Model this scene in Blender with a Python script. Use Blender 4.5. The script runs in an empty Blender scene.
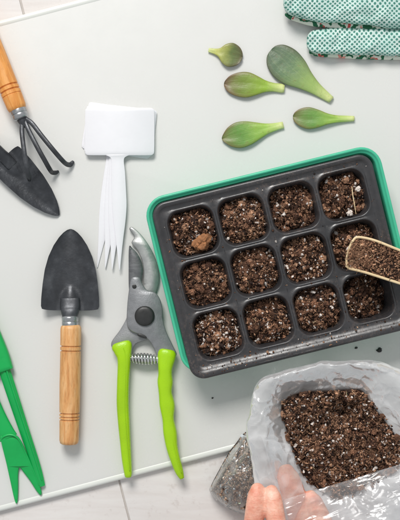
import bpy, math, random
import numpy as np
from mathutils import Vector, noise
from mathutils.geometry import tessellate_polygon

random.seed(7)
RNG = np.random.default_rng(11)
S = bpy.context.scene
COL = S.collection
H = 1100.0            # camera height above the board, millimetres
CX, CY = 200.0, 260.0  # point under the camera on the millimetre plan of the board

# ------------------------------------------------------------------ units
def P(x, y, z=0.0):
    """plan millimetres (x right, y towards the bottom edge) at height z -> metres"""
    k = (H - z) / H
    return np.array([(x - CX) * k / 1000.0, (CY - y) * k / 1000.0, z / 1000.0])

def nz(x, y, z=0.0):
    return noise.noise(Vector((x, y, z)))

# ------------------------------------------------------------------ objects
ORI = {}
def thing(name, label, cat, loc, group=None, kind=None):
    o = bpy.data.objects.new(name, None)
    COL.objects.link(o)
    o.empty_display_size = 0.02
    o.location = loc
    ORI[o.name] = np.array(loc, float)
    o['label'] = label
    o['category'] = cat
    if group: o['group'] = group
    if kind: o['kind'] = kind
    return o

def mesh_obj(name, verts, faces, mat, parent=None, uv=None, col=None, smooth=True, sharp=None, origin=None, label=None):
    V = np.asarray(verts, float)
    if parent is not None:
        org = ORI[parent.name]
    elif origin is not None:
        org = np.array(origin, float)
    else:
        org = np.array([(V[:, 0].min() + V[:, 0].max()) / 2, (V[:, 1].min() + V[:, 1].max()) / 2, V[:, 2].min()])
    me = bpy.data.meshes.new(name)
    W = V - org
    me.from_pydata(W.tolist(), [], [list(map(int, f)) for f in faces])
    if uv is not None:
        l = me.uv_layers.new(name='UVMap')
        idx = np.zeros(len(me.loops), dtype=np.int32)
        me.loops.foreach_get('vertex_index', idx)
        l.data.foreach_set('uv', np.asarray(uv, float)[idx].ravel())
    if col is not None:
        a = me.color_attributes.new('Col', 'FLOAT_COLOR', 'POINT')
        c = np.ones((len(V), 4)); c[:, :3] = col
        a.data.foreach_set('color', c.ravel())
    me.polygons.foreach_set('use_smooth', [smooth] * len(me.polygons))
    if sharp: me.set_sharp_from_angle(angle=math.radians(sharp))
    me.validate()
    if isinstance(mat, (list, tuple)):
        for m in mat: me.materials.append(m)
    else:
        me.materials.append(mat)
    o = bpy.data.objects.new(name, me)
    COL.objects.link(o)
    if parent is not None:
        o.parent = parent
        ORI[o.name] = org
    else:
        o.location = org
        ORI[o.name] = org
    if label: o['label'] = label
    return o

def tag(o, label=None, cat=None, group=None, kind=None):
    if label: o['label'] = label
    if cat: o['category'] = cat
    if group: o['group'] = group
    if kind: o['kind'] = kind
    return o

class Geo:
    def __init__(s):
        s.v = []; s.f = []; s.uv = []
    def add(s, v, f, uv=None):
        n = len(s.v)
        s.v.extend([tuple(p) for p in v])
        s.f.extend([tuple(i + n for i in q) for q in f])
        s.uv.extend([tuple(p) for p in uv] if uv is not None else [(0, 0)] * len(v))
    def make(s, name, mat, parent=None, **k):
        return mesh_obj(name, s.v, s.f, mat, parent, uv=s.uv, **k)

# ------------------------------------------------------------------ shapes
def catmull(pts, n=8, closed=False):
    pts = [np.array(p, float) for p in pts]
    m = len(pts); out = []
    segs = m if closed else m - 1
    for i in range(segs):
        if closed:
            a, b, c, d = pts[(i - 1) % m], pts[i], pts[(i + 1) % m], pts[(i + 2) % m]
        else:
            b, c = pts[i], pts[i + 1]
            a = pts[i - 1] if i > 0 else 2 * b - c
            d = pts[i + 2] if i + 2 < m else 2 * c - b
        for k in range(n):
            t = k / n
            out.append(0.5 * ((2 * b) + (-a + c) * t + (2 * a - 5 * b + 4 * c - d) * t * t + (-a + 3 * b - 3 * c + d) * t ** 3))
    if not closed: out.append(pts[-1])
    return np.array(out)

def sweep(geo, path, n=20, k=6, p=2.0, smooth=True, endcap='round', flat_up=True):
    """path rows: x, y, z, half width, half height (plan mm). Superellipse section."""
    Q = catmull(path, k) if smooth else np.array(path, float)
    C = np.array([P(q[0], q[1], q[2]) for q in Q])
    kk = np.array([(H - q[2]) / H for q in Q]) / 1000.0
    w = Q[:, 3] * kk; h = Q[:, 4] * kk
    T = np.gradient(C, axis=0)
    T /= np.linalg.norm(T, axis=1)[:, None] + 1e-12
    up = np.array([0, 0, 1.0])
    rows = []; uvs = []
    L = np.concatenate([[0], np.cumsum(np.linalg.norm(np.diff(C, axis=0), axis=1))]) * 1000
    ang = np.linspace(0, 2 * math.pi, n, endpoint=False)
    ca, sa = np.cos(ang), np.sin(ang)
    sx = np.sign(ca) * np.abs(ca) ** (2 / p); sz = np.sign(sa) * np.abs(sa) ** (2 / p)
    prev = None
    def ring(i, c, s):
        nonlocal prev
        side = np.cross(T[i], up)
        if np.linalg.norm(side) < 0.15 and prev is not None: side = prev
        side /= np.linalg.norm(side) + 1e-12
        prev = side
        nn = np.cross(side, T[i])
        return c + np.outer(sx * w[i] * s, side) + np.outer(sz * h[i] * s, nn)
    seq = []
    if endcap == 'round':
        for a in (0.25, 0.6, 0.88):
            seq.append((0, -math.sqrt(1 - a * a), a))
    elif endcap == 'bevel':
        seq.append((0, -0.12, 0.82))
    for i in range(len(Q)): seq.append((i, 0, 1))
    if endcap == 'round':
        for a in (0.88, 0.6, 0.25):
            seq.append((len(Q) - 1, math.sqrt(1 - a * a), a))
    elif endcap == 'bevel':
        seq.append((len(Q) - 1, 0.12, 0.82))
    for (i, off, s) in seq:
        r = min(w[i], h[i])
        c = C[i] + T[i] * off * r
        rows.append(ring(i, c, s))
        for j in range(n): uvs.append((j / n, (L[i] + off * r * 1000)))
    V = np.concatenate(rows)
    F = []
    m = len(rows)
    for i in range(m - 1):
        for j in range(n):
            a, b = i * n + j, i * n + (j + 1) % n
            F.append((a, a + n, b + n, b))
    F.append(tuple(range(n)))
    F.append(tuple(reversed(range((m - 1) * n, m * n))))
    geo.add(V, F, uvs)

def offset_poly(Q, d):
    """inset a closed plan polygon by d (positive = inwards)"""
    A = 0.5 * np.sum(Q[:, 0] * np.roll(Q[:, 1], -1) - np.roll(Q[:, 0], -1) * Q[:, 1])
    t = np.roll(Q, -1, 0) - np.roll(Q, 1, 0)
    t /= np.linalg.norm(t, axis=1)[:, None] + 1e-9
    nrm = np.stack([-t[:, 1], t[:, 0]], 1) * (1 if A > 0 else -1)
    return Q + nrm * d

def slab(geo, outline, prof, k=4, smooth=True, zf=None):
    """closed outline (plan mm), prof = [(inset, z)...] from bottom to top, capped at both ends"""
    Q = catmull(outline, k, True) if smooth else np.array(outline, float)
    A = 0.5 * np.sum(Q[:, 0] * np.roll(Q[:, 1], -1) - np.roll(Q[:, 0], -1) * Q[:, 1])
    if A > 0: Q = Q[::-1]      # counter-clockwise seen from above (y is flipped)
    n = len(Q); rows = []; uv = []
    for (ins, z) in prof:
        R = offset_poly(Q, ins)
        for q in R:
            zz = z + (zf(q[0], q[1]) if zf else 0)
            rows.append(P(q[0], q[1], zz)); uv.append((q[0], q[1]))
    F = []
    for i in range(len(prof) - 1):
        for j in range(n):
            a, b = i * n + j, i * n + (j + 1) % n
            F.append((a, b, b + n, a + n))
    for k0, flip in ((0, True), ((len(prof) - 1) * n, False)):
        tri = tessellate_polygon([[Vector((rows[k0 + j][0] * 1000, rows[k0 + j][1] * 1000, 0)) for j in range(n)]])
        for t_ in tri:
            p_ = [rows[k0 + j] for j in t_]
            up_ = (p_[1][0] - p_[0][0]) * (p_[2][1] - p_[0][1]) - (p_[1][1] - p_[0][1]) * (p_[2][0] - p_[0][0]) > 0
            t2_ = t_ if up_ != flip else tuple(reversed(t_))
            F.append(tuple(k0 + j for j in t2_))
    geo.add(rows, F, uv)

def rrect(cx, cy, hx, hy, r, rot=0.0, n=6):
    """rounded rectangle outline in plan mm"""
    out = []
    for (sx, sy, a0) in ((1, 1, 0), (-1, 1, 90), (-1, -1, 180), (1, -1, 270)):
        for i in range(n + 1):
            a = math.radians(a0 + 90 * i / n)
            out.append((sx * (hx - r) + r * math.cos(a), sy * (hy - r) + r * math.sin(a)))
    c, s = math.cos(rot), math.sin(rot)
    return np.array([(cx + x * c - y * s, cy + x * s + y * c) for x, y in out])

# ------------------------------------------------------------------ materials
def lin(r, g, b):
    f = lambda c: (c / 255 / 12.92) if c / 255 <= 0.04045 else ((c / 255 + 0.055) / 1.055) ** 2.4
    return (f(r), f(g), f(b), 1.0)

class Mat:
    def __init__(s, name):
        s.m = bpy.data.materials.new(name); s.m.use_nodes = True
        s.nt = s.m.node_tree; s.nt.nodes.clear()
        s.out = s.n('ShaderNodeOutputMaterial')
    def n(s, typ, **k):
        nd = s.nt.nodes.new(typ)
        for a, v in k.items(): setattr(nd, a, v)
        return nd
    def link(s, a, b): s.nt.links.new(a, b)
    def bsdf(s, **k):
        b = s.n('ShaderNodeBsdfPrincipled')
        for a, v in k.items():
            b.inputs[a.replace('_', ' ')].default_value = v
        s.link(b.outputs[0], s.out.inputs[0]); return b
    def coord(s, which='Object', scale=(1, 1, 1)):
        t = s.n('ShaderNodeTexCoord'); mp = s.n('ShaderNodeMapping')
        mp.inputs['Scale'].default_value = scale
        s.link(t.outputs[which], mp.inputs[0]); return mp.outputs[0]
    def noise(s, vec, scale, detail=4, rough=0.55, dist=0.0):
        n = s.n('ShaderNodeTexNoise'); n.inputs['Scale'].default_value = scale
        n.inputs['Detail'].default_value = detail; n.inputs['Roughness'].default_value = rough
        n.inputs['Distortion'].default_value = dist
        s.link(vec, n.inputs['Vector']); return n.outputs['Fac']
    def ramp(s, fac, stops, interp='LINEAR'):
        r = s.n('ShaderNodeValToRGB'); e = r.color_ramp.elements; r.color_ramp.interpolation = interp
        e[0].position, e[0].color = stops[0]; e[1].position, e[1].color = stops[-1]
        for p, c in stops[1:-1]:
            x = e.new(p); x.color = c
        s.link(fac, r.inputs[0]); return r.outputs[0]
    def mix(s, fac, a, b, mode='MIX'):
        m = s.n('ShaderNodeMix', data_type='RGBA', blend_type=mode)
        if isinstance(fac, (int, float)): m.inputs[0].default_value = fac
        else: s.link(fac, m.inputs[0])
        for v, i in ((a, 6), (b, 7)):
            if isinstance(v, tuple): m.inputs[i].default_value = v
            else: s.link(v, m.inputs[i])
        return m.outputs[2]
    def math(s, op, a, b=None, c=None):
        m = s.n('ShaderNodeMath', operation=op)
        for i, v in enumerate((a, b, c)):
            if v is None: continue
            if isinstance(v, (int, float)): m.inputs[i].default_value = v
            else: s.link(v, m.inputs[i])
        return m.outputs[0]
    def bump(s, bs, h, dist=0.001, strength=1.0):
        b = s.n('ShaderNodeBump'); b.inputs['Distance'].default_value = dist
        b.inputs['Strength'].default_value = strength
        s.link(h, b.inputs['Height']); s.link(b.outputs[0], bs.inputs['Normal']); return b

def g4(v, w=1.0): return (v, v, v, w)

def mat_board():
    m = Mat('frosted_board'); b = m.bsdf(Roughness=0.22, IOR=1.45)
    c = m.coord()
    f = m.noise(c, 6, 3)
    m.link(m.ramp(f, [(0.3, lin(219, 219, 216)), (0.7, lin(222, 222, 219))]), b.inputs['Base Color'])
    f2 = m.noise(c, 40, 6, 0.7)
    m.link(m.ramp(f2, [(0.35, g4(0.24)), (0.7, g4(0.31))]), b.inputs['Roughness'])
    b.inputs['Specular IOR Level'].default_value = 0.5
    m.bump(b, m.noise(c, 900, 2), 0.00003, 0.3)
    return m.m

def mat_tile():
    m = Mat('white_tile'); b = m.bsdf(Roughness=0.45)
    c = m.coord('Object', (1, 9, 1))
    c2 = m.coord()
    f = m.noise(c, 14, 6, 0.6, 0.6)
    col = m.ramp(f, [(0.25, lin(221, 215, 211)), (0.5, lin(227, 222, 219)), (0.75, lin(232, 229, 226))])
    sp = m.ramp(m.noise(c2, 90, 5, 0.7), [(0.3, lin(225, 218, 214)), (0.42, g4(1.0))])
    m.link(m.mix(0.5, col, sp, 'MULTIPLY'), b.inputs['Base Color'])
    m.bump(b, m.noise(c2, 200, 5), 0.0003, 0.5)
    return m.m

def mat_plain(name, color, rough=0.4, metallic=0.0, var=0.12, scale=60, bump=0.0, bscale=500, **k):
    m = Mat(name); b = m.bsdf(Roughness=rough, Metallic=metallic, **k)
    c = m.coord()
    d = tuple(x * (1 - var) for x in color[:3]) + (1,)
    l = tuple(min(1, x * (1 + var)) for x in color[:3]) + (1,)
    m.link(m.ramp(m.noise(c, scale, 5, 0.6), [(0.3, d), (0.7, l)]), b.inputs['Base Color'])
    m.link(m.ramp(m.noise(c, scale * 2.3, 5, 0.7), [(0.3, g4(max(0.03, rough * 0.8))), (0.7, g4(min(1, rough * 1.25)))]), b.inputs['Roughness'])
    if bump: m.bump(b, m.noise(c, bscale, 4), bump, 0.6)
    return m.m

def mat_wood(name, c0, c1, c2, dark=0.6):
    m = Mat(name); b = m.bsdf(Roughness=0.42)
    t = m.n('ShaderNodeTexCoord')
    mp = m.n('ShaderNodeMapping'); mp.inputs['Scale'].default_value = (8, 0.016, 1)
    m.link(t.outputs['UV'], mp.inputs[0])
    f = m.noise(mp.outputs[0], 1.6, 7, 0.65, 0.8)
    col = m.ramp(f, [(0.28, c0), (0.5, c1), (0.72, c2)])
    mp2 = m.n('ShaderNodeMapping'); mp2.inputs['Scale'].default_value = (42, 0.10, 1)
    m.link(t.outputs['UV'], mp2.inputs[0])
    g = m.noise(mp2.outputs[0], 1.0, 5, 0.7)
    streak = m.ramp(g, [(0.3, g4(dark)), (0.5, g4(1.0))])
    m.link(m.mix(0.75, col, streak, 'MULTIPLY'), b.inputs['Base Color'])
    m.bump(b, g, 0.0003, 0.4)
    return m.m

def mat_gunmetal(name='dark_coated_steel', r0=0.26, r1=0.5, bmp=0.00022):
    m = Mat(name); b = m.bsdf(Roughness=0.4, Metallic=0.45)
    c = m.coord()
    f = m.noise(c, 45, 6, 0.65)
    m.link(m.ramp(f, [(0.3, lin(48, 49, 52)), (0.55, lin(66, 68, 72)), (0.8, lin(98, 100, 104))]), b.inputs['Base Color'])
    m.link(m.ramp(m.noise(c, 110, 6, 0.7), [(0.3, g4(r0)), (0.7, g4(r1))]), b.inputs['Roughness'])
    m.bump(b, m.math('ADD', m.noise(c, 350, 4), m.math('MULTIPLY', m.noise(c, 45, 3), 2.5)), bmp, 0.6)
    return m.m

def mat_steel(name, lo, hi, rough=0.35, stretch=(1, 1, 1), spec_scale=60):
    m = Mat(name); b = m.bsdf(Roughness=rough, Metallic=0.8)
    c = m.coord('Object', stretch)
    m.link(m.ramp(m.noise(c, spec_scale, 6, 0.7), [(0.3, lo), (0.7, hi)]), b.inputs['Base Color'])
    c2 = m.coord()
    m.link(m.ramp(m.noise(c2, 150, 6, 0.7), [(0.3, g4(rough * 0.7)), (0.7, g4(rough * 1.4))]), b.inputs['Roughness'])
    m.bump(b, m.noise(c2, 700, 3), 0.0001, 0.5)
    return m.m

def mat_black_plastic():
    m = Mat('black_tray_plastic'); b = m.bsdf(Roughness=0.3, IOR=1.55)
    c = m.coord()
    f = m.noise(c, 25, 6, 0.7)
    dust = m.ramp(m.noise(c, 260, 5, 0.75), [(0.5, g4(0)), (0.72, g4(1))])
    base = m.ramp(f, [(0.3, lin(46, 46, 48)), (0.7, lin(66, 65, 67))])
    msk = m.math('MULTIPLY', dust, m.ramp(m.noise(c, 18, 3), [(0.45, g4(0.05)), (0.65, g4(0.6))]))
    m.link(m.mix(msk, base, lin(120, 104, 96)), b.inputs['Base Color'])
    m.link(m.ramp(m.noise(c, 90, 6, 0.7), [(0.3, g4(0.2)), (0.7, g4(0.42))]), b.inputs['Roughness'])
    m.bump(b, m.noise(c, 120, 6, 0.6), 0.0006, 0.35)
    return m.m

def mat_soil(name='potting_soil', rough=0.85):
    m = Mat(name); b = m.bsdf(Roughness=rough)
    a = m.n('ShaderNodeAttribute', attribute_name='Col')
    c = m.coord()
    n = m.ramp(m.noise(c, 900, 4, 0.7), [(0.3, g4(0.6)), (0.7, g4(1.3))])
    m.link(m.mix(1.0, a.outputs['Color'], n, 'MULTIPLY'), b.inputs['Base Color'])
    m.bump(b, m.noise(c, 1500, 3), 0.0004, 0.8)
    b.inputs['Specular IOR Level'].default_value = 0.35
    return m.m

def mat_plastic_film(name, base=0.3, white=0.85, stretch=(1, 1, 1), tint=(0.96, 0.96, 0.97, 1), crump=0.6):
    m = Mat(name)
    c = m.coord('Object', stretch)
    w1 = m.noise(c, 14, 3, 0.5, 1.0)
    ridg = m.math('ABSOLUTE', m.math('SUBTRACT', w1, 0.5))
    wn = m.n('ShaderNodeTexNoise'); wn.inputs['Scale'].default_value = 20; wn.inputs['Detail'].default_value = 2
    m.link(c, wn.inputs['Vector'])
    wm = m.n('ShaderNodeVectorMath', operation='MULTIPLY_ADD'); wm.inputs[1].default_value = (0.03, 0.03, 0.03)
    m.link(wn.outputs['Color'], wm.inputs[0]); m.link(c, wm.inputs[2])
    def vor(sc):
        v = m.n('ShaderNodeTexVoronoi'); v.inputs['Scale'].default_value = sc
        m.link(wm.outputs[0], v.inputs['Vector']); return v.outputs['Distance']
    hgt = m.math('ADD', m.math('MULTIPLY', vor(34), 1.0), m.math('MULTIPLY', vor(85), 0.5))
    hgt = m.math('ADD', hgt, m.math('MULTIPLY', ridg, -1.6))
    bp = m.n('ShaderNodeBump'); bp.inputs['Distance'].default_value = 0.0042; bp.inputs['Strength'].default_value = crump
    m.link(hgt, bp.inputs['Height'])
    gl = m.n('ShaderNodeBsdfGlossy'); gl.inputs['Roughness'].default_value = 0.17
    gl.inputs['Color'].default_value = (1, 1, 1, 1)
    tr = m.n('ShaderNodeBsdfTransparent'); tr.inputs['Color'].default_value = (0.97, 0.975, 0.98, 1)
    df = m.n('ShaderNodeBsdfDiffuse'); df.inputs['Color'].default_value = tuple(x * white for x in tint[:3]) + (1,)
    tl = m.n('ShaderNodeBsdfTranslucent'); tl.inputs['Color'].default_value = tuple(x * white for x in tint[:3]) + (1,)
    for s_ in (gl, df, tl): m.link(bp.outputs[0], s_.inputs['Normal'])
    body = m.n('ShaderNodeMixShader'); body.inputs[0].default_value = 0.3
    m.link(df.outputs[0], body.inputs[1]); m.link(tl.outputs[0], body.inputs[2])
    lw = m.n('ShaderNodeLayerWeight'); lw.inputs['Blend'].default_value = 0.35
    m.link(bp.outputs[0], lw.inputs['Normal'])
    crease = m.ramp(ridg, [(0.0, g4(1)), (0.05, g4(0.0))])
    fac = m.math('ADD', base, m.math('MULTIPLY', lw.outputs['Facing'], 0.55))
    fac = m.math('ADD', fac, m.math('MULTIPLY', crease, 0.22))
    fac = m.math('MINIMUM', fac, 0.95)
    mx = m.n('ShaderNodeMixShader'); m.link(fac, mx.inputs[0])
    m.link(tr.outputs[0], mx.inputs[1]); m.link(body.outputs[0], mx.inputs[2])
    fr = m.n('ShaderNodeFresnel'); fr.inputs['IOR'].default_value = 1.55
    m.link(bp.outputs[0], fr.inputs['Normal'])
    mx2 = m.n('ShaderNodeMixShader')
    m.link(m.math('MINIMUM', m.math('MULTIPLY', fr.outputs[0], 1.15), 0.5), mx2.inputs[0])
    m.link(mx.outputs[0], mx2.inputs[1]); m.link(gl.outputs[0], mx2.inputs[2])
    m.link(mx2.outputs[0], m.out.inputs[0])
    return m.m

def mat_skin():
    m = Mat('skin'); b = m.bsdf(Roughness=0.45)
    c = m.coord()
    col = m.ramp(m.noise(c, 75, 6, 0.65), [(0.3, lin(224, 140, 116)), (0.5, lin(240, 178, 154)), (0.7, lin(250, 208, 188))])
    m.link(col, b.inputs['Base Color'])
    b.inputs['Subsurface Weight'].default_value = 0.15
    b.inputs['Subsurface Radius'].default_value = (0.006, 0.0025, 0.0012)
    wv = m.noise(m.coord('Object', (1.0, 5.0, 1.0)), 160, 4, 0.6)
    wt = m.n('ShaderNodeTexWave', bands_direction='Y'); wt.inputs['Scale'].default_value = 95
    wt.inputs['Distortion'].default_value = 9; wt.inputs['Detail'].default_value = 3; wt.inputs['Detail Scale'].default_value = 1.6
    m.link(c, wt.inputs['Vector'])
    hh = m.math('ADD', wv, m.noise(c, 420, 3, 0.6))
    m.bump(b, m.math('ADD', hh, m.math('MULTIPLY', wt.outputs['Fac'], 0.25)), 0.0006, 0.45)
    return m.m

def mat_leaf(name, tip, mid, base, edge):
    """UV: u across (0..1), v along (0 = broad tip, 1 = stem)"""
    m = Mat(name); b = m.bsdf(Roughness=0.38)
    t = m.n('ShaderNodeTexCoord'); sp = m.n('ShaderNodeSeparateXYZ')
    m.link(t.outputs['UV'], sp.inputs[0])
    c = m.coord()
    nn = m.noise(c, 120, 5, 0.6)
    v = m.math('ADD', sp.outputs[1], m.math('MULTIPLY', m.math('SUBTRACT', nn, 0.5), 0.35))
    col = m.ramp(v, [(0.02, tip), (0.3, mid), (0.72, base), (1.0, lin(214, 222, 150))])
    eu = m.math('ABSOLUTE', m.math('SUBTRACT', sp.outputs[0], 0.5))
    ef = m.ramp(m.math('ADD', eu, m.math('MULTIPLY', m.math('SUBTRACT', nn, 0.5), 0.25)), [(0.33, g4(0)), (0.5, g4(0.75))])
    col = m.mix(m.math('MULTIPLY', ef, m.math('SUBTRACT', 1.0, sp.outputs[1])), col, edge)
    # pale bloom and long faint veins
    mp = m.n('ShaderNodeMapping'); mp.inputs['Scale'].default_value = (26, 1.6, 1)
    m.link(t.outputs['UV'], mp.inputs[0])
    vein = m.noise(mp.outputs[0], 1.0, 3, 0.6)
    col = m.mix(m.math('MULTIPLY', m.ramp(vein, [(0.45, g4(0)), (0.7, g4(1))]), 0.12), col, lin(196, 208, 150))
    col = m.mix(m.ramp(m.noise(c, 220, 4, 0.7), [(0.58, g4(0)), (0.74, g4(0.5))]), col, lin(120, 92, 64))
    m.link(col, b.inputs['Base Color'])
    b.inputs['Subsurface Weight'].default_value = 0.15
    b.inputs['Subsurface Radius'].default_value = (0.002, 0.003, 0.001)
    m.bump(b, m.math('ADD', m.math('MULTIPLY', vein, 0.4), m.noise(c, 130, 3)), 0.0008, 0.5)
    return m.m

def mat_glove():
    m = Mat('dotted_glove_fabric'); b = m.bsdf(Roughness=0.75)
    t = m.n('ShaderNodeTexCoord'); sp = m.n('ShaderNodeSeparateXYZ')
    m.link(t.outputs['UV'], sp.inputs[0])
    pitch = 5.0
    cw = m.coord()
    wx = m.math('MULTIPLY', m.math('SUBTRACT', m.noise(cw, 28, 3), 0.5), 7.0)
    wy = m.math('MULTIPLY', m.math('SUBTRACT', m.noise(m.coord('Object', (1, 1.3, 2)), 33, 3), 0.5), 7.0)
    x = m.math('DIVIDE', m.math('ADD', sp.outputs[0], wx), pitch); y = m.math('DIVIDE', m.math('ADD', sp.outputs[1], wy), pitch * 0.98)
    def dots(ox, oy):
        fx = m.math('SUBTRACT', m.math('FRACT', m.math('ADD', x, ox)), 0.5)
        fy = m.math('SUBTRACT', m.math('FRACT', m.math('ADD', y, oy)), 0.5)
        r = m.math('SQRT', m.math('ADD', m.math('MULTIPLY', fx, fx), m.math('MULTIPLY', fy, fy)))
        return m.ramp(r, [(0.19, g4(1)), (0.27, g4(0))])
    d = m.math('MAXIMUM', dots(0.0, 0.0), dots(0.5, 0.5))
    c = m.coord()
    nn = m.noise(c, 70, 4)
    base = m.ramp(nn, [(0.3, lin(186, 216, 208)), (0.7, lin(216, 234, 228))])
    dc = m.ramp(m.noise(c, 160, 3), [(0.3, lin(48, 118, 104)), (0.7, lin(84, 150, 138))])
    m.link(m.mix(d, base, dc), b.inputs['Base Color'])
    hh = m.math('ADD', m.math('MULTIPLY', d, 0.7), m.math('MULTIPLY', m.noise(c, 900, 2), 0.3))
    m.bump(b, hh, 0.0006, 0.8)
    return m.m

def mat_floral():
    m = Mat('floral_fabric'); b = m.bsdf(Roughness=0.85)
    c = m.coord('Object', (1, 1, 0.4))
    def blobs(scale, lo, hi, off):
        mp = m.n('ShaderNodeMapping'); mp.inputs['Location'].default_value = (off, off * 2, 0)
        m.link(c, mp.inputs[0])
        nn = m.n('ShaderNodeTexNoise'); nn.inputs['Scale'].default_value = scale; nn.inputs['Detail'].default_value = 1.5
        m.link(mp.outputs[0], nn.inputs['Vector'])
        return m.ramp(nn.outputs['Fac'], [(lo, g4(0)), (hi, g4(1))])
    col = m.mix(blobs(150, 0.51, 0.54, 0.0), lin(232, 232, 220), lin(36, 104, 72))
    col = m.mix(blobs(150, 0.645, 0.66, 3.1), col, lin(206, 84, 80))
    col = m.mix(blobs(150, 0.64, 0.66, 7.7), col, lin(238, 150, 140))
    m.link(col, b.inputs['Base Color'])
    m.bump(b, m.noise(c, 900, 2), 0.0003, 0.8)
    return m.m

M = {}
M['board'] = mat_board()
M['tile'] = mat_tile()
M['rimw'] = mat_plain('board_rim', lin(226, 228, 223), 0.25, 0, 0.02, 20)
M['grout'] = mat_plain('grout', lin(196, 190, 184), 0.9, var=0.1, scale=90, bump=0.0004)
M['wood_o'] = mat_wood('orange_varnished_wood', lin(206, 128, 56), lin(230, 156, 80), lin(242, 182, 112), 0.68)
M['wood_t'] = mat_wood('turned_pine_wood', lin(196, 128, 70), lin(226, 168, 108), lin(242, 198, 146), 0.62)
M['wood_p'] = mat_wood('pale_bamboo', lin(212, 178, 130), lin(234, 208, 164), lin(246, 228, 192), 0.8)
M['gun'] = mat_gunmetal()
M['gun2'] = mat_gunmetal('dark_glossy_steel', 0.2, 0.36, 0.0003)
M['ferrule'] = mat_steel('galvanised_ferrule', lin(128, 130, 132), lin(200, 202, 204), 0.3)
M['steel_d'] = mat_steel('blade_steel_dark', lin(104, 104, 106), lin(136, 137, 139), 0.42, (1, 4, 1))
M['steel_l'] = mat_steel('hook_steel_light', lin(176, 177, 176), lin(206, 206, 204), 0.4)
M['steel_b'] = mat_plain('pruner_body_alloy', lin(140, 141, 144), 0.42, 0.35, 0.14, 160, 0.0003, 700)
M['steel_b2'] = mat_plain('pruner_lower_alloy', lin(150, 151, 153), 0.4, 0.35, 0.12, 120, 0.0003, 700)
M['bolt'] = mat_plain('dark_bolt', lin(62, 62, 62), 0.38, 0.5, 0.1, 150)
M['chrome'] = mat_steel('spring_chrome', lin(178, 178, 178), lin(232, 232, 232), 0.16)
M['lime'] = mat_plain('lime_handle_grip', lin(164, 212, 14), 0.27, 0, 0.10, 22, 0.0003, 900)
M['green'] = mat_plain('green_tool_plastic', lin(14, 170, 82), 0.33, 0, 0.08, 40, 0.0002, 300)
M['white'] = mat_plain('white_tool_plastic', lin(234, 234, 238), 0.4, 0, 0.012, 60, 0.0001, 400)
M['black'] = mat_black_plastic()
M['teal'] = mat_plain('green_tray_plastic', lin(74, 190, 152), 0.3, 0, 0.08, 30, 0.0002, 200)
M['soil'] = mat_soil()
M['film'] = mat_plastic_film('clear_bag_film', 0.58, 1.0, crump=0.6)
M['film3'] = mat_plastic_film('clear_film_single_layer', 0.16, 1.0, crump=0.4)
M['film2'] = mat_plastic_film('bag_corner_film', 0.1, 0.92, (1.6, 0.5, 1), (0.96, 0.94, 0.9, 1))
M['skin'] = mat_skin()
M['nail'] = mat_plain('fingernail', lin(244, 190, 172), 0.25, 0, 0.03, 100)
M['leafA'] = mat_leaf('leaf_green_purple_edge', lin(118, 96, 72), lin(116, 136, 52), lin(150, 184, 60), lin(116, 74, 60))
M['leafB'] = mat_leaf('leaf_grey_green', lin(88, 106, 84), lin(98, 124, 90), lin(158, 184, 104), lin(88, 84, 66))
M['leafC'] = mat_leaf('leaf_bright_green', lin(118, 118, 70), lin(104, 148, 66), lin(160, 196, 84), lin(124, 82, 64))
M['leafD'] = mat_leaf('leaf_small_dark', lin(98, 92, 66), lin(100, 116, 66), lin(184, 186, 92), lin(92, 70, 54))
M['glove'] = mat_glove()
M['floral'] = mat_floral()

# ------------------------------------------------------------------ setting: tiled table
BT = 6.0     # board thickness
R0 = math.radians(-14.4)
g = Geo(); tg = Geo()
def q_flat(geo, x0, y0, x1, y1, z):
    geo.add([(x0, y0, z), (x1, y0, z), (x1, y1, z), (x0, y1, z)], [(0, 1, 2, 3)])
TS = 300.0
cA, sA = math.cos(R0), math.sin(R0)
for i in range(-3, 4):
    for j in range(-3, 4):
        # tile lattice in plan mm; u along the board's long edge, v down
        u0 = i * TS - 4 + (23.4 if j < 0 else 0); v0 = j * TS + 30
        uu, vv = u0 + TS / 2, v0 + TS / 2
        cx, cy = uu * cA - vv * sA, uu * sA + vv * cA
        out = rrect(cx, cy, TS / 2 - 0.8, TS / 2 - 0.8, 1.2, R0, 2)
        k = (H + BT) / H
        # P() at z=-BT keeps plan coordinates of the seen surface
        slab(tg, out, [(0, -BT - 6), (0, -BT - 0.9), (0.3, -BT - 0.3), (1.0, -BT)], smooth=False)
tile = tg.make('tabletop', M['tile'], sharp=40, smooth=True)
tag(tile, kind='structure')
g.add([(-1.6, -1.6, -(BT + 1.9) / 1000), (1.6, -1.6, -(BT + 1.9) / 1000), (1.6, 1.6, -(BT + 1.9) / 1000), (-1.6, 1.6, -(BT + 1.9) / 1000)], [(0, 1, 2, 3)])
tag(g.make('grout', M['grout'], smooth=False), kind='structure')

# board: long edges rotated 14.6 degrees
g = Geo()
a = math.radians(-14.7)
e1 = np.array([math.cos(a), math.sin(a)]); e2 = np.array([-math.sin(a), math.cos(a)])
top0 = np.array([0, 21.0]); bot0 = np.array([0, 511.0])
vt, vb = top0 @ e2, bot0 @ e2
hv = (vb - vt) / 2; cu = 180.0
cc = e1 * cu + e2 * (vt + vb) / 2
out = rrect(cc[0], cc[1], 400, hv, 9, a, 6)
slab(g, out, [(1.0, -BT + 0.02), (0, -BT + 1.0), (0, -2.2), (0.5, -1.0), (1.6, -0.25), (3.2, 0)], smooth=False)
board = g.make('board', M['board'], sharp=60)
g = Geo()
mid_ = offset_poly(rrect(cc[0], cc[1], 400, hv, 9, a, 6), 2.0)
slab(g, out, [(0.2, -3.2), (-0.35, -2.4), (-0.3, -0.6), (0.5, 0.35), (1.6, 0.7), (3.0, 0.72), (4.2, 0.45), (5.2, 0.05)], smooth=False)
V_ = g.v; n_ = len(out)
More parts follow.
